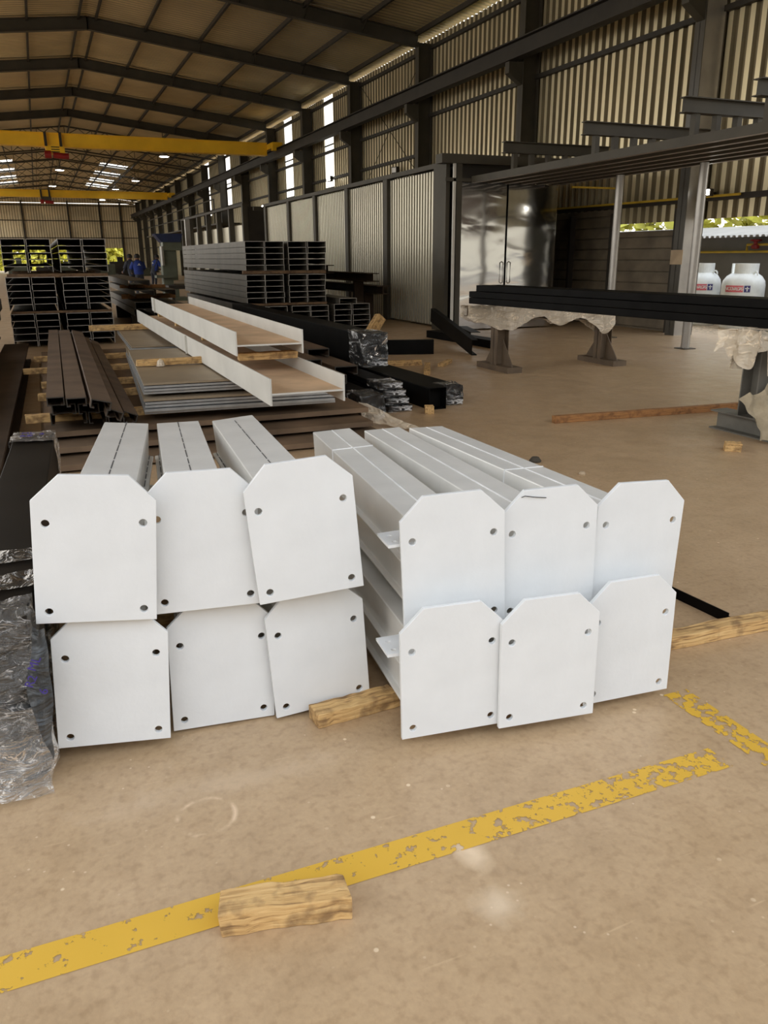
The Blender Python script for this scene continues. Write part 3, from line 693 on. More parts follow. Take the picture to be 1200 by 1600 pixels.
for kname, (x, y, z, yaw, rol, syaw) in COLS.items():
    rg = kname[0] == 'R'; L = 1.72 if rg else 1.5
    t = empty('end_plate_column', LAB[kname], 'steel column', (x, y, z), (0, R(rol), R(yaw)), 'white columns with chamfered end plates, ' + ('second stack' if rg else 'first stack'))
    p = bpy.data.objects.new('end_plate', PLATE); COL.objects.link(p); p.parent = t
    b = p.modifiers.new('b', 'BEVEL'); b.width = .0012; b.segments = 1; b.limit_method = 'ANGLE'; b.angle_limit = R(60)
    rz = R(syaw - yaw)
    sh = obj('shaft', shaft_mb(L, .345 if 'U' in kname else .318), M['whitebox'], t, rot=(0, 0, rz), bevel=.004)
    if 'U' in kname: obj('weld_seam', seam_line(L, {'RU1': (1.28,), 'RU3': (.75,)}.get(kname, ())) if rg else seam_dashes(L), M['seam_white'] if rg else M['seam_dark'], sh)
    for y in {'RU1': (1.28,), 'RU3': (.75,)}.get(kname, ()):
        obj('splice_weld', MB().prism([(-.1025, .19), (-.1, .19), (-.1, .345), (.1, .345), (.1, .3472), (-.1025, .3472)], y, y + .005), M['seam_white'], sh)
    if kname in ('RU1', 'RL1'):
        # lug plate with two bolt holes, standing out of the side near the end plate
        bm = bmesh.new(); loops = [[(-.215, .035), (-.1, .035), (-.1, .165), (-.215, .165)]] + [[(-.185 + .009*math.cos(2*math.pi*q/12), cy + .009*math.sin(2*math.pi*q/12)) for q in range(12)] for cy in (.065, .125)]
        ed = []
        for lp in loops:
            vs = [bm.verts.new((a, b_, .305)) for a, b_ in lp]; ed += [bm.edges.new((vs[i], vs[(i+1) % len(vs)])) for i in range(len(vs))]
        bmesh.ops.triangle_fill(bm, use_beauty=True, use_dissolve=False, edges=ed)
        e = bmesh.ops.extrude_face_region(bm, geom=bm.faces[:]); bmesh.ops.translate(bm, vec=(0, 0, .01), verts=[v for v in e['geom'] if isinstance(v, bmesh.types.BMVert)])
        bmesh.ops.recalc_face_normals(bm, faces=bm.faces); me = bpy.data.meshes.new('lug_plate'); bm.to_mesh(me); bm.free(); me.materials.append(M['white'])
        lo = bpy.data.objects.new('lug_plate', me); COL.objects.link(lo); lo.parent = sh
    if kname == 'RU2':
        obj('tie_wire', MB().tube([(-.11, .0, .452), (-.10, -.006, .458), (-.06, -.004, .449), (-.02, -.003, .443)], .0013, 5), M['black'], p)
# dunnage under the two stacks
timber('wood_wedge', 'split pale timber wedge on the floor between the two white stacks', .885, 2.425, 0, .34, .085, .055, R(4))
timber('wood_plank', 'long weathered pale timber sticking out behind the second white stack', 2.05, 2.40, 0, 1.72, .075, .062, R(-3))
timber('wood_block', 'short battered timber block lying on the yellow line', .385, 1.60, 0, .34, .085, .07, R(-13))
timber('wood_plank', 'timber bearer under the far end of the first white stack', .7, 3.5, 0, 1.3, .08, .05, R(2))
timber('wood_plank', 'timber bearer under the far end of the second white stack', 1.62, 3.4, 0, 1.2, .08, .05, R(0))
timber('wood_plank', 'timber packer between the two rows of the first white stack', .75, 3.3, .40, 1.1, .05, .085, R(0), jag=False)
timber('wood_plank', 'timber packer between the two rows of the second white stack', 1.6, 3.3, .375, 1.05, .05, .04, R(0), jag=False)
# black angle iron on the floor
a = empty('angle_iron', 'short black angle iron on the floor behind the weathered timber', 'angle iron', (2.72, 2.66, 0), (0, 0, R(4)))
obj('angle_bar', MB().prism([(-.03, 0), (.03, 0), (.03, .006), (-.024, .006), (-.024, .05), (-.03, .05)], -.2, .2), M['black'], a)
obj('ribbed_end', MB().box(-.07, -.03, .12, .2, 0, .04).box(-.11, -.07, .13, .2, 0, .03), M['black'], a)

# ------------------------------------------------------------------ film-wrapped dark tubes at the frame edge
def wrapped_tube(label, loc, yaw, w, h, L, m, films, group=None, inkt=None):
    t = empty('wrapped_tube', label, 'steel tube', loc, (0, 0, R(yaw)), group)
    b = MB(); tt = .008
    b.box(-w/2, w/2, 0, L, h - tt, h).box(-w/2, w/2, 0, L, 0, tt).box(-w/2, -w/2 + tt, 0, L, tt, h - tt).box(w/2 - tt, w/2, 0, L, tt, h - tt)
    body = obj('tube_body', b, M[m], t, bevel=.006)
    for ya, yb, amp, fm in films:
        e = .012
        obj('plastic_film', crumple_box(-w/2 - e, w/2 + e, ya, yb, 0, h + e, amp, .02 if amp > .008 else .05, 7, skip=() if ya < .02 else ('front', 'back')), M[fm], t, smooth=False)
    return t
G = 'film-wrapped black tubes beside the first white stack'
t = wrapped_tube('black tube wrapped in clear film, on top, far end marked in purple ink', (-.272, 2.45, .292), -2.6, .225, .265, 2.92, 'black_dull', [(-.03, .17, .03, 'film'), (.26, .40, .008, 'film_dark'), (.52, .66, .007, 'film_dark'), (2.62, 2.92, .01, 'film')], G)
for s_, x, y in (('RZ', -.035, 2.72), ('ML', -.03, 2.80), ('2', .05, 2.75)):
    text('ink_mark', s_, .06, M['ink'], t, (x, y, .292), (0, 0, 0))
t = wrapped_tube('black tube in baggy clear film lying on the floor, crumpled open end', (-.275, 2.42, 0), -2.6, .23, .28, 2.9, 'teal', [(-.02, .55, .03, 'film'), (.5, 1.1, .01, 'film_dark')], G)
# slack flap of film standing out beside the tube ends, with purple pen marks
fl = MB(); n1, n2 = 10, 18; vs = []
for i in range(n1 + 1):
    for j in range(n2 + 1):
        u, v = i/n1, j/n2
        a = Vector((-.185 + .045*v, 0, .36 + .2*v)); b_ = Vector((-.142 + .03*min(1, v*1.6), 0, .10 + .45*v))
        p = a.lerp(b_, u); p.y = 2.385 - .02*math.sin(u*3.1); p += noise.noise_vector(p*14)*.008; vs.append(p)
fl.add(vs, [(i*(n2+1)+j, (i+1)*(n2+1)+j, (i+1)*(n2+1)+j+1, i*(n2+1)+j+1) for i in range(n1) for j in range(n2)])
fo = obj('plastic_flap', fl, M['film_teal'], fixn=False)
tag(fo, 'slack dark film flap with purple pen marks beside the wrapped tube ends', 'plastic film', None, 'thing')
for s_, x, z in (('R2', -.166, .40), ('ML', -.150, .455), ('6', -.136, .36)):
    text('ink_mark', s_, .036, M['ink'], fo, (x, 2.352, z), (R(90), R(-62), 0))
t['label'] = 'black tube in baggy crumpled film on the floor, below the other wrapped tube'
# loose film bag trailing over the near end of the lower tube
bag = MB(); n1, n2 = 26, 16
vs = []
for i in range(n1 + 1):
    for j in range(n2 + 1):
        u, v = i / n1, j / n2
        p = Vector((-.42 + .275 * u, 2.44 - .09 * v + .03 * math.sin(v * 3.14) * 0, .30 * (1 - v) ** 1.2 + .004))
        p += noise.noise_vector(p * 9) * .03 + noise.noise_vector(p * 24) * .012; p.z = max(p.z, .003); vs.append(p)
bag.add(vs, [(i*(n2+1)+j, (i+1)*(n2+1)+j, (i+1)*(n2+1)+j+1, i*(n2+1)+j+1) for i in range(n1) for j in range(n2)])
tag(obj('plastic_sheet', bag, M['film'], fixn=False), 'loose crumpled film bunched over the near ends of the wrapped tubes', 'plastic film', None, 'thing')

# ------------------------------------------------------------------ long dark brown beams along the left side
for x, y, z, w, h, L, yw, l in ((-.58, 4.4, 0, .36, .28, 10, -.7, 'long dark brown steel beam on the floor next to the channel bundle'), (-1.0, 4.2, 0, .42, .42, 10, -.7, 'taller long dark brown beam at the frame edge beyond the wrapped tubes'),
                                  (-.95, 7.5, .43, .3, .2, 5, -.7, 'dark brown beam lying on top of the long floor beams')):
    mb = MB(); mb.ibeam((0, 0, h/2), (0, L, h/2), w, h, .03, .03)
    tag(obj('steel_beam', mb, M['brown_dk'], loc=(x, y, z), rot=(0, 0, R(yw))), l, 'steel beam', None, 'thing')
for k, (x, y, z) in enumerate(((-1.0, 13.2, .425), (-.95, 13.25, .63), (-1.05, 13.2, .835))):
    tag(obj('steel_tube', MB().box(-.2, .2, 0, 5, 0, .1).box(-.2, .2, 0, 5, .11, .2), M['sheet'] if k == 2 else M['brown'], loc=(x, y, z)), 'brown flat section on the pile beside the tall channel stack, ' + ('bottom', 'middle', 'top')[k] + ' one', 'steel section', None, 'thing')

# ------------------------------------------------------------------ tall stacks of grey U channels
CW, CHH, CT, CL = .405, .111, .008, 8.0
proto_me = None
ORD = ['top', 'second', 'third', 'fourth', 'lowest']
def channel(label, group, loc, L=CL, m='chan', w=CW, h=CHH, t=CT, rot=(0, 0, 0), lip=0, name='steel_channel'):
    mb = MB().prism(C_prof(w, h, t, lip), 0, L)
    o = obj(name, mb, M[m], loc=loc, rot=rot); o.data.materials.append(M['cut_end' if m == 'chan' else 'steel_dark']); o.data.polygons[0].material_index = 1
    return tag(o, label, 'steel channel', group, 'thing')
first = None
def chan_copy(label, group, loc, src):
    o = src.copy(); COL.objects.link(o); o.location = loc; o['label'] = label; o['group'] = group; return o
tiers = [('upper', 1.325), ('middle', .655), ('bottom', .0)]
COLSX = [('outer', -.36), ('second', .068), ('third', .60), ('fourth', 1.03)]
src = None
for tn, z0 in tiers:
    for ci, (cn, x) in enumerate(COLSX):
        for r_ in range(5):
            z = z0 + .02 + (4 - r_) * .1195
            x2 = x + random.uniform(-.006, .006); y = 16.6 + random.uniform(-.05, .05)
            l = '%s grey U channel, %s column, %s tier of the tall stack near the workers' % (ORD[r_], cn, tn); g = 'grey channels of the tall stack near the workers'
            if src is None: src = channel(l, g, (x2, y, z))
            else: chan_copy(l, g, (x2, y, z), src)
for tn, z in (('upper', 1.255), ('lower', .612)):
    for yy, w_ in ((16.68, 'at its open ends'), (20.5, 'deeper inside')):
        timber('timber_bearer', 'dark timber under the %s tier of the tall worker-side stack, %s' % (tn, w_), .35, yy, z, 1.78, .09, .068 if tn == 'upper' else .04, 0, 'wood3')
COLSX = [('first', 4.225), ('second', 4.645), ('third', 5.155), ('fourth', 5.58)]
for tn, z0 in tiers:
    for ci, (cn, x) in enumerate(COLSX):
        for r_ in range(5):
            z = z0 + .0 + (4 - r_) * .1185; dx = 0 if tn != 'bottom' else .04
            l = '%s grey U channel, %s column, %s tier of the stack facing the ribbed booth' % (ORD[r_], cn, tn)
            chan_copy(l, 'grey channels of the stack facing the ribbed booth', (x + dx + random.uniform(-.006, .006), 17.2 + (0.05 if tn == 'middle' else 0) + random.uniform(-.03, .03), z), src)
for tn, z in (('upper', 1.255), ('lower', .6)):
    timber('timber_bearer', 'dark timber under the %s tier of the stack facing the booth' % tn, 4.9, 17.35, z, 1.85, .1, .065 if tn == 'upper' else .05, 0, 'wood3')
for ci, x in enumerate((6.15, 6.59)):
    for r_ in range(5):
        chan_copy('%s grey U channel, %s column of the low stack nearest the leaning plank' % (ORD[r_], ('inner', 'outer')[ci]), 'grey channels of the low stack', (x, 17.2 + random.uniform(-.03, .03), .01 + (4 - r_) * .1195), src)
chan_copy('single grey U channel lying on top of the low channel stack', 'grey channels of the low stack', (6.26, 17.15, .61), src)
# I-beams behind the low stack
for x, y, z, l in ((7.32, 18.3, 1.02, 'dark I beam with pale end behind the low channel stack, upper one'), (7.62, 18.4, .72, 'dark I beam with pale end behind the low channel stack, lower one'), (6.6, 19.5, 1.2, 'dark I beam on the rack behind the low channel stack')):
    tag(obj('steel_beam', MB().ibeam((0, 0, .1), (0, 7, .1), .32, .2, .02, .02), M['brown_dk'], loc=(x, y, z)), l, 'steel beam', None, 'thing')
    for yy in (1, 5):
        tag(obj('support_stand', MB().box(-.12, .12, -.06, .06, 0, z), M['brown_dk'], loc=(x, y + yy, 0)), 'dark stand under a beam behind the low channel stack', 'stand', 'beam stands', 'thing')
timber('wood_plank', 'pale broken timber plank leaning beside the low channel stack', 6.32, 15.75, .04, .78, .16, .2, R(10), tilt=R(-52), cat='timber')

# small heap of channels between the two tall stacks
for x, y, z, w, h, L, l in ((2.15, 19.5, .33, .46, .15, 7, 'grey channel at the base of the small heap beyond the white beams'), (2.15, 19.3, .49, .42, .15, 7, 'grey channel in the middle of the small heap beyond the white beams'),
                            (2.72, 19.4, .33, .46, .13, 6, 'grey channel beside the small heap beyond the white beams'), (2.70, 19.8, .47, .40, .12, 6, 'short grey channel in the second layer of the small heap'),
                            (2.72, 19.9, .755, .46, .13, 6, 'grey channel above the lower timber of the small heap'), (2.20, 19.6, .755, .44, .13, 7, 'grey channel beside the timbers near the top of the small heap'), (2.15, 20.1, .965, .50, .13, 7, 'brown topped channel on the very top of the small heap'), (3.2, 18.9, .33, .40, .13, 6, 'outermost grey channel of the small heap beyond the white beams')):
    tag(obj('steel_channel', MB().prism(C_prof(w, h, .01), 0, L), M['chan'], loc=(x, y, z)), l, 'steel channel', 'channels in the small heap', 'thing')
tag(obj('support_stand', MB().box(1.9, 3.4, 20, 20.15, 0, .325).box(1.9, 3.4, 24, 24.15, 0, .325), M['brown_dk']), 'low dark stand under the small heap of channels', 'stand', None, 'thing')
timber('timber_bearer', 'reddish timber in the small heap of channels, lower one', 2.45, 21.0, .642, 1.3, .1, .11, R(3), 'wood2')
timber('timber_bearer', 'reddish timber in the small heap of channels, upper one', 2.35, 21.2, .887, 1.1, .1, .075, R(-3), 'wood2')

# ------------------------------------------------------------------ brown plates on the floor, sheet stacks, brown channels
for k, (x0, x1, y0, y1, z0, l) in enumerate(((-.15, 2.74, 6.5, 13.4, .02, 'lowest'), (-.12, 2.70, 6.78, 13.6, .10, 'middle'), (-.1, 2.76, 7.05, 13.5, .18, 'uppermost'))):
    mb = MB().box(x0, x1, y0, y1, z0, z0 + .045).box(x0 + .1, x0 + .3, y0 + .3, y1 - .3, z0 - .035 if k else 0, z0).box(x1 - .3, x1 - .1, y0 + .3, y1 - .3, z0 - .035 if k else 0, z0)
    tag(obj('steel_plate', mb, M['plate']), 'wide dark brown steel plate under the sheets and channels, %s of three' % l, 'steel plate', 'wide brown floor plates', 'thing')
for k, (y, x0, x1) in enumerate(((7.55, -.26, 2.5), (8.75, -.16, 2.6), (9.6, -.12, 2.5), (10.9, -.32, 2.6), (12.2, -.2, 2.5))):
    timber('timber_bearer', 'pale timber bearer under channels and sheets, %s from the white columns' % ('first', 'second', 'third', 'fourth', 'fifth')[k], (x0 + x1)/2, y, .226, x1 - x0, .09, .07, 0, 'wood', group='timber bearers on the brown plates')
def sheets(n, x, y, z0, z1, w, L, yaw, which, grp):
    t = (z1 - z0) / n
    for i in range(n):
        j = random.uniform(-.02, .02); k = random.uniform(-.025, .025)
        o = obj('steel_sheet', MB().box(0, w + j, 0, L, 0, t * .72), M['sheet'] if i == n - 1 else M['sheet_edge'], loc=(x + j * .5, y + k, z0 + t * i), rot=(0, 0, R(yaw)))
        tag(o, 'flat steel sheet, %s of the %s' % (('lowest', 'second from bottom', 'third from bottom', 'fourth from bottom', 'fifth from bottom', 'top sheet')[i if i < n - 1 else 5], which), 'steel sheet', grp, 'thing')
sheets(5, .71, 7.12, .30, .44, 1.72, 4.6, -3.5, 'low sheet stack under the white beams', 'sheets of the low stack')
sheets(4, .73, 7.22, .46, .565, 1.15, 2.8, -3.0, 'raised sheet stack carrying a timber strip', 'sheets of the raised stack')
sheets(3, 1.0, 11.0, .43, .50, .72, 2.9, -1.5, 'small sheet stack behind the timber strip', 'sheets of the small far stack')
timber('timber_strip', 'pale timber strip lying on the raised sheet stack', 1.28, 8.35, .567, .98, .06, .065, R(-1))
timber('timber_strip', 'pale timber lying across the small far sheet stack', 1.15, 13.6, .503, 1.05, .09, .085, R(0))
crm = MB().add([(.02*math.cos(a)*q, .02*math.sin(a)*q, h) for q, h in ((2.2, 0), (1.5, .05), (.2, .07)) for a in [2*math.pi*k/9 for k in range(9)]], [(i*9+k, i*9+(k+1) % 9, i*9+9+(k+1) % 9, i*9+9+k) for i in range(2) for k in range(9)])
tag(obj('plastic_scrap', crm, M['film_tan'], loc=(1.02, 8.28, .568)), 'small crumpled white plastic scrap beside the timber strip on the sheets', 'plastic scrap', None, 'thing')
# brown bundle: nine slim channels
BG = 'slim brown channels of the bundle'
bch = [(.09, 6.95, .30, .28, .10, 0, 'lowest channel on the outer side of the brown bundle'), (.31, 6.9, .30, .14, .10, 0, 'lowest channel in the middle of the brown bundle'), (.45, 6.75, .30, .12, .08, 8, 'lowest channel on the sheet side of the brown bundle'),
       (.06, 6.82, .405, .18, .085, 0, 'middle layer channel on the outer side of the brown bundle'), (.245, 6.78, .405, .16, .085, 0, 'middle layer channel at the centre of the brown bundle'),
       (.155, 6.62, .495, .15, .07, 0, 'top brown channel showing its rectangular open end'), (.005, 6.72, .495, .13, .07, 0, 'top brown channel at the outer edge of the bundle'),
       (.315, 6.45, .49, .15, .07, -14, 'top brown channel twisted towards the sheets'), (.405, 6.5, .40, .12, .07, -24, 'brown channel sliding off the bundle towards the sheets'), (.55, 6.9, .30, .12, .07, -22, 'last brown channel resting against the sheets side')]
for x, y, z, w, h, rl, l in bch:
    channel(l, BG, (x, y, z), 6.6, 'brown', w, h, .008, (0, R(-rl), R(-.9)), lip=.03)

# ------------------------------------------------------------------ white I beams lying on their side
def white_beam(label, x, y, z, L, yaw, stiff):
    t = empty('white_beam', label, 'steel beam', (x, y, z), (0, 0, R(yaw)), 'white wide beams')
    w, h = .555, .195
    for s in (-1, 1): obj('flange', MB().box(s*w/2 - .007, s*w/2 + .007, 0, L, 0, h), M['beamwhite'], t, bevel=.002)
    obj('web', MB().box(-w/2 + .007, w/2 - .007, 0.004, L, h*.42 - .005, h*.42 + .006), M['dust'], t)
    obj('web_edge', MB().box(-w/2 + .007, w/2 - .007, 0, .004, h*.42 - .006, h*.42 + .007), M['beamwhite'], t)
    for yy in stiff: obj('stiffener', MB().box(-w/2 - .03, -w/2 - .007, yy, yy + .012, 0, h), M['beamwhite'], t)
    return t
white_beam('long white beam with dusty brown web, the lower one on the sheets', 1.715, 5.58, .575, 8.7, -.1, (3.6,))
white_beam('white beam with dusty brown web, lying on timber over the other white beam', 1.69, 6.52, .83, 6.4, -1.2, (5.9,))
for k, y in enumerate((6.75, 8.6, 10.6, 12.4)):
    timber('timber_spacer', 'pale timber spacer between the two white beams, %s from the open ends' % ('first', 'second', 'third', 'fourth')[k], 1.72 + .015 * (y - 6.5), y, .77, .52, .1, .06, 0, 'wood')

# ------------------------------------------------------------------ black tubes with wrapped ends
BT = 'black tubes with film wrapped ends'
def black_tube(label, x, y, z, w, h, L, yaw, wrap, m='black'):
    t = empty('black_tube', label, 'steel tube', (x, y, z), (0, 0, R(yaw)), BT)
    tt = .008; b = MB().box(-w/2, w/2, 0, L, h - tt, h).box(-w/2, w/2, 0, L, 0, tt).box(-w/2, -w/2 + tt, 0, L, tt, h - tt).box(w/2 - tt, w/2, 0, L, tt, h - tt).box(-w/2+tt, w/2-tt, .12, .13, tt, h-tt)
    obj('tube_body', b, M[m], t, bevel=.004)
    if wrap: obj('plastic_film', crumple_box(-w/2 - .012, w/2 + .012, -.06, wrap, 0, h + .012, .016, .035, 10, skip=('back',)), M['film_far'], t)
    return t
black_tube('big black square tube, end wrapped in film, on top of the black pile', 3.70, 9.25, .30, .30, .40, 7.5, -.3, .45)
black_tube('black tube on the floor with shiny wrapped end next to the white beams', 2.96, 7.5, 0, .24, .255, 6, -.3, .35)
for k in range(4): black_tube('flat black tube with wrapped end in the pile of four, %s' % ('lowest', 'second from floor', 'third from floor', 'topmost')[k], 3.42 - .02*k, 7.85 + .04*k, .078*k, .25, .06, 5, -.3, .3)
black_tube('long black square tube on the open floor side of the black pile', 3.86, 7.78, 0, .21, .24, 4.5, 1.5, 0)
black_tube('black tube with wrapped end tucked behind the long black square tube', 4.12, 7.98, 0, .22, .22, 3.8, 1.5, .22)
for x, y, z, w, l in ((2.84, 8.25, .27, .28, 'dusty brown channel beside the big black tube, lowest'), (2.78, 8.9, .37, .26, 'dusty brown channel beside the big black tube, second up'), (3.14, 8.7, .30, .28, 'dusty brown channel in front of the big black tube'), (3.1, 9.6, .41, .28, 'dusty brown channel beside the big black tube, topmost')):
    channel(l, 'dusty brown channels by the black tube', (x, y, z), 5, 'brown', w, .1, .01, (0, 0, R(-.5)), lip=.05)
timber('wood_block', 'small pale wood block under the long black tube', 3.68, 7.62, 0, .14, .09, .08, R(70))
timber('timber_bearer', 'timber bearer carrying the big black tube', 3.5, 10.5, .2, 1.2, .09, .07, 0)

fs_ = MB(); n1, n2 = 14, 10; vs = []
for i in range(n1 + 1):
    for j in range(n2 + 1):
        u, v = i/n1, j/n2; p = Vector((2.80 + .42*u, 7.42 - .55*u - .12*v, .02 + .20*(1 - u)*(1 - v)))
        p += noise.noise_vector(p*9)*.03; p.z = max(p.z, .004); vs.append(p)
fs_.add(vs, [(i*(n2+1)+j, (i+1)*(n2+1)+j, (i+1)*(n2+1)+j+1, i*(n2+1)+j+1) for i in range(n1) for j in range(n2)])
tag(obj('plastic_sheet', fs_, M['film_tan'], fixn=False), 'loose film tail trailing from the wrapped black tube towards the white columns', 'plastic film', None, 'thing')
# black offcuts on the floor near the doors
def cbeam_obj(label, p, q, w, h):
    p, q = Vector(p), Vector(q); d = q - p; L = d.length; t = .01
    mb = MB().prism([(-w/2, 0), (w/2, 0), (w/2, t), (-w/2+t, t), (-w/2+t, h-t), (w/2, h-t), (w/2, h), (-w/2, h)], 0, L)
    o = obj('black_beam', mb, M['black'], loc=p); o.rotation_mode = 'QUATERNION'
    yaw = math.atan2(-d.x, d.y); pit = math.asin(d.z / L); o.rotation_quaternion = (Matrix.Rotation(yaw, 3, 'Z') @ Matrix.Rotation(pit, 3, 'X')).to_quaternion()
    return tag(o, label, 'steel beam', 'black offcut beams near the doors', 'thing')
cbeam_obj('black beam tilted with one end up, lying by the polished doors', (6.62, 12.0, .0), (7.25, 14.9, .34), .1, .26)
cbeam_obj('black beam lying across the floor behind the wrapped tube', (6.1, 12.5, .0), (4.6, 13.0, .0), .12, .24)
cbeam_obj('low black beam on the floor in front of the polished doors', (7.55, 12.75, .0), (7.4, 15.2, 0), .3, .14)
cbeam_obj('black beam on the floor beyond the tilted one', (7.85, 14.2, .0), (8.3, 15.6, .0), .2, .16)
timber('wood_plank', 'pale plank on the floor near the black offcuts, resting on another', 5.1, 10.65, .0, 1.0, .09, .06, R(64))
timber('wood_plank', 'pale plank crossing the other plank by the black offcuts', 5.65, 11.15, .0, .55, .09, .05, R(48))
timber('wood_plank', 'short timber behind the wrapped black tube end', 5.0, 11.3, 0, .6, .09, .08, R(-10))
timber('lumber', 'very long thin orange lumber lying on the open floor', 5.95, 6.53, 0, 2.75, .075, .07, R(-4.5), 'wood2')
timber('wood_block', 'small orange wood block beside the cloth under the grey trestle', 5.31, 5.02, 0, .15, .1, .07, R(-40))
for x, y, s, l in ((3.55, 5.36, .05, 'small dark lump of dirt on the floor beyond the second stack'), (3.66, 4.88, .03, 'small pale lump of dirt beyond the second stack')):
    mb = MB().lathe([(s*.9, 0), (s, s*.3), (s*.6, s*.8), (s*.1, s*.9)], 9); tag(obj('dirt_lump', mb, M['stone'] if s > .04 else M['paper'], loc=(x, y, 0), smooth=True), l, 'dirt', None, 'thing')

# ------------------------------------------------------------------ trestles and the black tubes across them
tr = empty('trestle', 'brown steel trestle with film-wrapped top beam in the open floor', 'trestle', (0, 0, 0))
for x, zt in ((6.1, .86), (7.93, .72)):
    y = 10.3
    obj('post', MB().box(x - .1, x - .088, y - .09, y + .09, .08, zt).box(x + .088, x + .1, y - .09, y + .09, .08, zt).box(x - .1, x + .1, y - .006, y + .006, .08, zt), M['rust'], tr)
    obj('foot', MB().prism([(-.12, 0), (.12, 0), (.12, .08), (-.12, .08)], y - .45, y + .45, 'y', Matrix.Translation((x, 0, 0))), M['rust'], tr)
    for s in (-1, 1):
        g = MB(); g.add([(x - .006, y + s*.09, .08), (x - .006, y + s*.38, .08), (x - .006, y + s*.36, .12), (x - .006, y + s*.09, .45), (x + .006, y + s*.09, .08), (x + .006, y + s*.38, .08), (x + .006, y + s*.36, .12), (x + .006, y + s*.09, .45)], [(0, 1, 2, 3), (7, 6, 5, 4), (0, 4, 5, 1), (1, 5, 6, 2), (2, 6, 7, 3), (3, 7, 4, 0)])
        obj('gusset', g, M['rust'], tr)
obj('top_beam', MB().ibeam((5.55, 10.3, .85), (8.1, 10.3, .70), .16, .14, .012, .01), M['rust'], tr)
fm = MB(); n1, n2 = 60, 12; vs = []
for i in range(n1 + 1):
    for j in range(n2 + 1):
        u, v = i/n1, j/n2; x = 5.5 + 2.55*u; zt = .935 - .153*u
        a = (v - .5) * 2
        drop = .17 + .06*math.sin(u*23) + .2*math.exp(-((u - .22)/.09)**2) + .14*math.exp(-((u - .95)/.06)**2)
        y = 10.3 + .11*max(-1, min(1, a*2.5)); z = zt - max(0, abs(a) - .4)/.6*drop
        p = Vector((x, y, z)); p += noise.noise_vector(p*7)*.025 + noise.noise_vector(p*19)*.012; vs.append(p)
fm.add(vs, [(i*(n2+1)+j, (i+1)*(n2+1)+j, (i+1)*(n2+1)+j+1, i*(n2+1)+j+1) for i in range(n1) for j in range(n2)])
obj('plastic_film', fm, M['film_tan'], tr, fixn=False)

tr2 = empty('trestle', 'grey steel trestle with bagged top at the edge of the floor', 'trestle', (0, 0, 0))
for x in (5.93, 7.7):
    y = 5.42
    obj('post', MB().box(x - .1, x + .1, y - .1, y - .088, .18, .86).box(x - .1, x + .1, y + .088, y + .1, .18, .86).box(x + .02, x + .032, y - .1, y + .1, .18, .86), M['trestle'], tr2)
    obj('foot', MB().ibeam((x, y + .42, .09), (x, y - .6, .09), .2, .18, .014, .012), M['trestle'], tr2)
obj('top_beam', MB().ibeam((5.72, 5.42, .9), (8.0, 5.42, .9), .16, .1, .012, .01), M['trestle'], tr2)
fm = MB(); n1, n2 = 30, 16; vs = []
for i in range(n1 + 1):
    for j in range(n2 + 1):
        u, v = i/n1, j/n2; x = 5.66 + 1.1*u; a = (v - .5)*2
        drop = .33 + .05*math.sin(u*9)
        if u < .12: drop = .16
        y = 5.42 + .2*max(-1, min(1, a*2.2)); z = .958 - max(0, abs(a) - .45)/.55*drop
        p = Vector((x, y, z)); p += noise.noise_vector(p*8)*.03 + noise.noise_vector(p*21)*.014; vs.append(p)
fm.add(vs, [(i*(n2+1)+j, (i+1)*(n2+1)+j, (i+1)*(n2+1)+j+1, i*(n2+1)+j+1) for i in range(n1) for j in range(n2)])
m1_, m2_ = 18, 14; vs = []
for i in range(m1_ + 1):
    for j in range(m2_ + 1):
        u, v = i/m1_, j/m2_; p = Vector((5.655 - .03*v + .03*math.sin(u*11), 5.20 + .44*u, .962 - v*(.27 + .05*math.sin(u*7) - .10*(u > .8))))
        p += noise.noise_vector(p*8)*.03 + noise.noise_vector(p*21)*.014; vs.append(p)
fm.add(vs, [(i*(m2_+1)+j, (i+1)*(m2_+1)+j, (i+1)*(m2_+1)+j+1, i*(m2_+1)+j+1) for i in range(m1_) for j in range(m2_)])
obj('plastic_film', fm, M['film_tan'], tr2, fixn=False)
# cream cloth draped over the trestle foot
cl = MB(); n1, n2 = 22, 26; vs = []
for i in range(n1 + 1):
    for j in range(n2 + 1):
        u, v = i/n1, j/n2
        x = 5.62 + .55*u + .1*v*(1-u); y = 5.2 - .12*v - .12*u + .10*(1-v)
        z = (.36 + .22*u)*(1 - v)**.8 + .012 + .02*abs(math.sin(u*13 + v*3))
        if u > .55: z = max(z, .2 - .3*max(0, v-.5))
        p = Vector((x, y - .03*math.sin(u*22 + v*4), z + .02*math.sin(u*17 - v*6))); p += noise.noise_vector(p*9)*.03; p.z = max(p.z, .006); vs.append(p)
cl.add(vs, [(i*(n2+1)+j, (i+1)*(n2+1)+j, (i+1)*(n2+1)+j+1, i*(n2+1)+j+1) for i in range(n1) for j in range(n2)])
tag(obj('cloth', cl, M['cloth'], smooth=True, fixn=False), 'crumpled cream cloth draped over the foot of the grey trestle', 'cloth', None, 'thing')
# black tubes resting across both trestles
for k, (x, z, dy, w) in enumerate(((5.64, .96, 0, .20), (5.64, 1.045, .0, .20), (5.68, 1.13, -.12, .19), (5.86, .96, .02, .2), (5.86, 1.045, .01, .2), (5.88, 1.13, -.15, .18))):
    L = 10.6
    tag(obj('black_tube', MB().box(-w/2, w/2, -L, 0, 0, .082), M['black'], loc=(x, 10.25 + dy, z), rot=(0, 0, R(5.6)), bevel=.006),
        'long black tube across the trestles, ' + ('lowest row, door side end proud', 'second row, door side', 'third row, door side', 'lowest row, gas tank side', 'second row, gas tank side', 'third row, gas tank side')[k], 'steel tube', 'long black tubes across the trestles', 'thing')

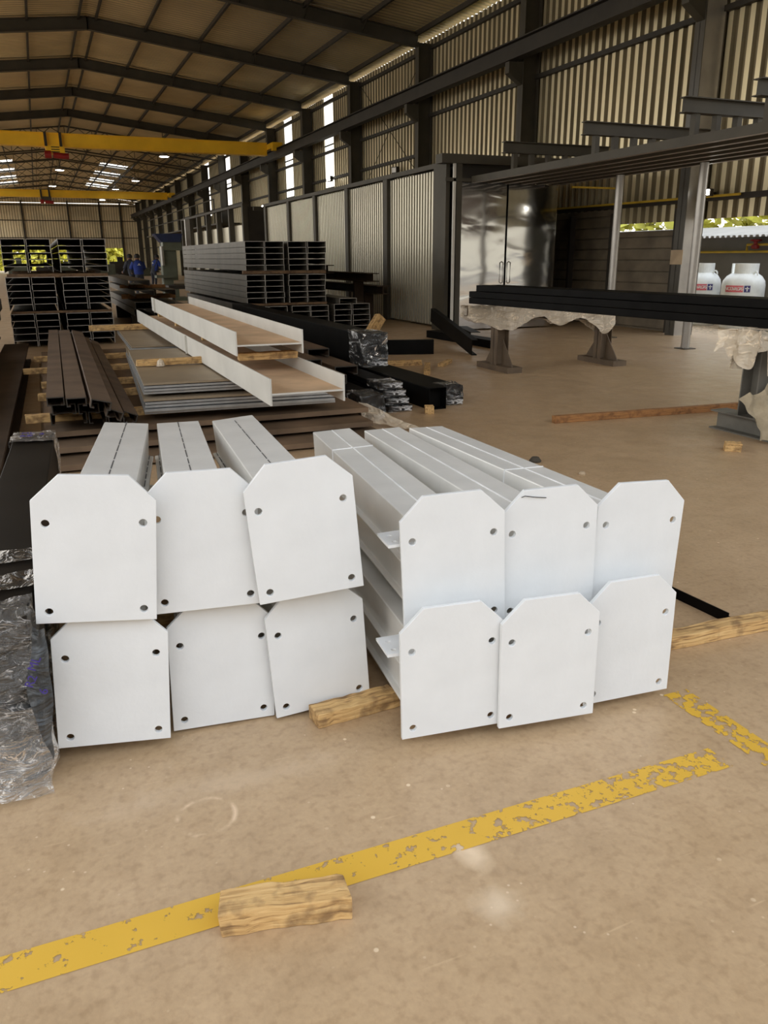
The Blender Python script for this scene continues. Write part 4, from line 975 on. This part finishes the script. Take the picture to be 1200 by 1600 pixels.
# ------------------------------------------------------------------ overhead rack
for k in range(6):
    x = 8.72 + .40 * k
    o = obj('rack_rail', MB().prism([(-.05, 0), (.05, 0), (.05, .012), (-.038, .012), (-.038, .118), (.05, .118), (.05, .13), (-.05, .13)], 2.5, 16.05), M['steel'], loc=(x, 0, 3.06))
    o.data.materials.append(M['rail_under'])
    for p in o.data.polygons:
        if p.normal.z < -.9 and p.center.z < .02: p.material_index = 1
    tag(o, 'long overhead rack rail, %s counted from the black tubes side' % ('first', 'second', 'third', 'fourth', 'fifth', 'sixth')[k], 'rack rail', 'long overhead rack rails', 'thing')
for k, (y, xe) in enumerate(((15.1, 11.4), (12.45, 11.7), (10.1, 11.9), (8.75, 11.9))):
    t = empty('rack_beam', 'short I beam across the overhead rack, %s from the polished doors' % ('first', 'second', 'third', 'fourth')[k], 'rack beam', (0, y, 3.55), (0, 0, 0), 'I beams above the overhead rack')
    obj('beam', MB().ibeam((8.86, 0, .105), (xe, 0, .105), .16, .21, .014, .01), M['steel'], t)
    for x in [8.72 + .40*q for q in range(1, 6)] + [9.3]:
        if x == 9.3: continue
        obj('hanger_post', MB().box(x - .045, x + .045, -.05, .05, -.36, 0), M['steel'], t)
for x, y, l in ((10.5, 11.3, 'round galvanised pole standing in front of the gas tanks'), (10.55, 13.55, 'round galvanised pole in front of the dark ribbed screen')):
    t = empty('support_pole', l, 'pole', (x, y, 0), (0, 0, 0), 'round poles under the overhead rack')
    obj('tube', MB().tube([(0, 0, 0), (0, 0, 3.06)], .075, 20), M['pole'], t, smooth=True)
    obj('base_plate', MB().box(-.13, .13, -.13, .13, 0, .015), M['steel'], t)

# ------------------------------------------------------------------ overhead cranes
def crane(label, y, hx, red):
    t = empty('bridge_crane', label, 'crane', (0, y, 6.44))
    obj('girder', MB().box(XL + 1, 11.35, -.2, .2, .03, .55).box(XL + 1, 11.35, -.27, .27, 0, .03).box(XL + 1, 11.35, -.27, .27, .55, .58), M['yellow'], t)
    obj('end_carriage', MB().box(11.35, 11.85, -1.3, 1.3, .255, .5).box(11.3, 11.5, -1.45, -1.2, .1, .3), M['yellow'], t)
    h = obj('hoist_trolley', MB().box(hx - .42, hx - .30, -.32, .32, -.1, .6).box(hx + .22, hx + .34, -.32, .32, -.1, .6).box(hx - .4, hx + .4, -.3, .3, -.3, .05), M['yellow'] if red else M['steel'], t)
    obj('trolley_strap', MB().box(hx - .44, hx - .32, -.33, -.31, .0, .6).box(hx + .2, hx + .32, -.33, -.31, .0, .6), M['steel_dark'], h)
    obj('hoist_drum', MB().tube([(hx - .12, -.25, -.36), (hx + .55, -.25, -.40)], .13, 16).tube([(hx - .48, -.25, -.34), (hx - .2, -.25, -.34)], .17, 16), M['red'], h, smooth=True)
    if red:
        pg = MB()
        for z in (-.02, -.12, -.22): pg.box(hx - .18, hx + .18, -.312, -.302, z - .025, z + .015)
        obj('nameplate_bars', pg, M['steel_dark'], h)
    return t
crane('yellow bridge crane with a red hoist, crossing the hall in front', 42.75, 1.42, True)
crane('yellow bridge crane further down the hall, below the skylights', 77.2, 1.4, False)

# hanging lamps
for k, (x, y, l) in enumerate(((8.05, 54.6, 'bright lamp below the yellow crane girder, largest glow'), (2.3, 65.2, 'lamp hanging under the ridge, just below the red hoist'), (8.2, 72.2, 'lamp on the booth side of the skylight strips'), (7.45, 81.4, 'lamp above the far crane, below the skylight strips'), (7.35, 96.5, 'lamp in front of the far wall under the far crane'), (2.07, 79.6, 'lamp under the ridge above the far crane trolley'))):
    t = empty('pendant_lamp', l, 'lamp', (x, y, 7.5), (0, 0, 0), 'bright hall lamps')
    s = .32
    obj('shade', MB().lathe([(.08, .28), (.12, .25), (s, .02), (s*1.02, 0), (s*.98, .01), (.1, .22)], 16), M['pole'], t, smooth=True)
    obj('bulb', MB().lathe([(.05, -.02), (s*.85, -.01), (s*.85, .03), (.05, .1)], 16), M['lamp'], t, smooth=True)
    obj('drop_rod', MB().tube([(0, 0, .28), (0, 0, roof_z(x) - 7.5)], .02, 5), M['steel_dark'], t)
for x, y, z, l in ((12.3, 35.9, 4.85, 'small floodlight on the wall below the bright window strip'), (12.3, 28.6, 4.55, 'unlit floodlight on the ribbed wall above the booth'), (12.3, 47.5, 4.3, 'small floodlight low on the wall beyond the booth'), (12.2, 13.0, 2.75, 'small bright lamp on the wall beside the gas tank opening')):
    t = empty('floodlight', l, 'lamp', (x, y, z), (0, 0, R(20)), 'wall floodlights')
    on = 'unlit' not in l; q = .6 if y < 20 else 1
    obj('housing', MB().box(-.02, .12, -.14*q, .14*q, -.11*q, .11*q), M['steel_dark'], t); obj('lens', MB().box(-.03, -.02, -.11*q, .11*q, -.08*q, .08*q), M['lamp'] if on else M['pole'], t)
    obj('bracket', MB().box(.1, .36, -.02, .02, -.02, .02), M['steel_dark'], t)

# ------------------------------------------------------------------ drill machine and workers
t = empty('drill_press', 'tall green machine with blue top beside the channel stacks', 'machine', (4.75, 33, 0))
obj('column', MB().box(-.32, .25, -.2, .3, .1, 2.0), M['machine'], t, bevel=.03)
obj('base', MB().box(-.5, .55, -.5, .5, 0, .12), M['machine'], t)
obj('motor_cover', MB().hexa([(-.3, -.4, 2.15), (.4, -.4, 2.15), (.4, .4, 2.15), (-.3, .4, 2.15), (-.55, -.4, 2.45), (.5, -.4, 2.45), (.5, .4, 2.45), (-.55, .4, 2.45)]), M['denim_blue'], t)
obj('head', MB().box(-.25, .45, -.35, .3, 1.85, 2.15), M['machine'], t)
obj('spindle', MB().tube([(-.3, -.3, 2.0), (-.3, -.3, 1.3)], .07, 10), M['pole'], t)
obj('work_table', MB().box(-.6, .1, -.5, .1, .85, .95), M['machine'], t)
tag(obj('post', MB().box(-.09, .09, -.09, .09, 0, 3.0), M['pole'], loc=(5.6, 33.5, 0)), 'pale post standing beside the green drill machine', 'post', None, 'thing')
for k, (x, y, z, l) in enumerate(((5.0, 30.0, .75, 'rear pale tube on the bench by the drill machine'), (5.0, 29.6, .75, 'front pale tube on the bench by the drill machine'))):
    tag(obj('steel_tube', MB().tube([(-.6, 0, 0), (.6, -.2, 0)], .08, 10), M['sheet'], loc=(x, y, z), smooth=True), l, 'steel tube', None, 'thing')
tag(obj('work_bench', MB().box(4.1, 5.7, 29.2, 30.3, .55, .67).box(4.2, 4.3, 29.3, 30.2, 0, .55).box(5.5, 5.6, 29.3, 30.2, 0, .55), M['steel_dark']), 'dark low bench holding pale tubes before the drill machine', 'bench', None, 'thing')

def person(label, loc, rotz, lean=.1, shirt_m='blue'):
    J = {'pel': (0, 0, .95), 'waist': (0, lean*.3, 1.08), 'chest': (0, lean, 1.32), 'neck': (0, lean*1.25, 1.48), 'head': (0, lean*1.5, 1.6), 'top': (0, lean*1.5, 1.70)}
    E = [('pel', 'waist'), ('waist', 'chest'), ('chest', 'neck'), ('neck', 'head'), ('head', 'top')]; Rr = {'pel': .15, 'waist': .14, 'chest': .17, 'neck': .065, 'head': .1, 'top': .085}
    for s, n in ((-1, 'l'), (1, 'r')):
        J.update({n+'sh': (s*.19, lean, 1.40), n+'el': (s*.27, lean + .08, 1.13), n+'wr': (s*.2, lean + .28, 1.0), n+'ha': (s*.17, lean + .38, .99), n+'hip': (s*.1, 0, .88), n+'kn': (s*.12, .03, .5), n+'an': (s*.13, -.02, .09), n+'to': (s*.15, .16, .04)})
        E += [('chest', n+'sh'), (n+'sh', n+'el'), (n+'el', n+'wr'), (n+'wr', n+'ha'), ('pel', n+'hip'), (n+'hip', n+'kn'), (n+'kn', n+'an'), (n+'an', n+'to')]
        Rr.update({n+'sh': .075, n+'el': .05, n+'wr': .035, n+'ha': .04, n+'hip': .11, n+'kn': .075, n+'an': .05, n+'to': .045})
    ks = list(J); me = bpy.data.meshes.new('person'); me.from_pydata([J[k] for k in ks], [(ks.index(a), ks.index(b)) for a, b in E], []); o = bpy.data.objects.new('person', me); COL.objects.link(o)
    md = o.modifiers.new('skin', 'SKIN'); md.use_smooth_shade = True; o.modifiers.new('sub', 'SUBSURF').levels = 1
    for i, k in enumerate(ks):
        sv = me.skin_vertices[0].data[i]; sv.radius = (Rr[k], Rr[k]*.85); sv.use_root = (k == 'pel')
    me.materials.append(M['denim']); o.location = loc; o.rotation_euler = (0, 0, rotz)
    tag(o, label, 'person', None, 'thing')
    sh = MB().lathe([(.17, 0), (.175, .1), (.185, .25), (.2, .38), (.19, .47), (.12, .54), (.07, .56)], 18)
    sh.v = [(x*1.12, y*.85 + lean*(.3 + 1.0*z/.5*.9) * 1.0, z) for x, y, z in sh.v]
    for s in (-1, 1): sh.tube([(s*.17, lean, .47), (s*.25, lean + .05, .3), (s*.275, lean + .08, .22)], [.09, .08, .075], 10)
    shirt = obj('shirt', sh, M[shirt_m], o, loc=(0, 0, .93), smooth=True)
    obj('shirt_print', MB().box(-.07, .07, -.205 + lean, -.2 + lean, .36, .375).box(-.03, .03, -.205 + lean, -.2 + lean, .385, .43), M['tank'], shirt)
    hd = MB().lathe([(.05, -.1), (.085, -.06), (.105, 0), (.1, .06), (.06, .11), (.01, .125)], 16)
    obj('hair', MB().lathe([(.108, -.03), (.118, .02), (.112, .075), (.07, .125), (.01, .14)], 16), M['hair'], o, loc=(0, lean*1.5 - .015, 1.61), smooth=True)
    fc = obj('head', hd, M['skin'], o, loc=(0, lean*1.5, 1.59), smooth=True)
    obj('nose', MB().box(-.015, .015, .095, .125, -.03, .02), M['skin'], fc)
    for s in (-1, 1): obj('hand', MB().lathe([(.02, -.05), (.045, -.02), (.045, .03), (.02, .06)], 8), M['skin'], o, loc=(s*.17, lean + .38, .99), smooth=True)
    return o
person('person in blue work shirt seen from behind, in front of the far green opening', (3.9, 36.0, 0), R(8))
person('person in dark clothes behind the worker in blue, only head and shoulder showing', (3.78, 37.3, 0), R(30), shirt_m='denim')
person('person in blue shirt further off beside the green drill machine', (5.6, 45, 0), R(-60), .2)

# clutter at the far floor
random.seed(11)
for k in range(7):
    x, y = -1 + k * 1.6 + random.uniform(-.4, .4), 58 + 3.4 * k
    w, h_ = random.uniform(.5, 1.1), random.uniform(.6, 1.3)
    mb = MB().box(-w, w, -.7, .7, 0, h_*.3).box(-w*.8, w*.8, -.5, .5, h_*.3, h_).box(-w*.2, w*.2, -.2, .2, h_, h_*1.3)
    tag(obj('workshop_machine', mb, M['steel_dark'] if k % 2 else M['machine'], loc=(x, y, 0)), 'dark workshop machine far down the hall, %s across from the channel stack side' % ('first', 'second', 'third', 'fourth', 'fifth', 'sixth', 'seventh')[k], 'machine', 'machines far down the hall', 'thing')

# ------------------------------------------------------------------ light
w = bpy.data.worlds.new('world'); SC.world = w; w.use_nodes = True; nt = w.node_tree
bg = nt.nodes['Background']; 
tc = nt.nodes.new('ShaderNodeTexCoord'); sp = nt.nodes.new('ShaderNodeSeparateXYZ'); nt.links.new(tc.outputs['Generated'], sp.inputs[0])
rp = nt.nodes.new('ShaderNodeValToRGB'); nt.links.new(sp.outputs['Z'], rp.inputs['Fac'])
rp.color_ramp.elements[0].position = 0; rp.color_ramp.elements[0].color = (1, .95, .86, 1); rp.color_ramp.elements[1].position = .7; rp.color_ramp.elements[1].color = (.80, .88, 1, 1)
nt.links.new(rp.outputs[0], bg.inputs['Color']); bg.inputs['Strength'].default_value = 2.5
def portal(loc, rot, sx, sy):
    l = bpy.data.lights.new('portal', 'AREA'); l.shape = 'RECTANGLE'; l.size = sx; l.size_y = sy; l.cycles.is_portal = True
    o = bpy.data.objects.new('portal', l); COL.objects.link(o); o.location = loc; o.rotation_euler = rot; return o
portal((12.7, 6, 3), (0, R(90), 0), 6, 15)            # low opening by the gas tanks
portal((XL - .05, 19, 3.2), (0, R(-90), 0), 6.5, 38)         # open bay on the other side
portal((3.1, Y0 - .1, 4.2), (R(90), 0, 0), 21, 8.4)           # open gable behind the camera
SC.view_settings.view_transform = 'Standard'; SC.view_settings.look = 'None'; SC.view_settings.exposure = 0; SC.view_settings.gamma = 1.0
try:
    SC.cycles.use_denoising = True; SC.cycles.max_bounces = 10; SC.cycles.diffuse_bounces = 6; SC.cycles.transparent_max_bounces = 24; SC.cycles.sample_clamp_indirect = 8
except Exception: pass
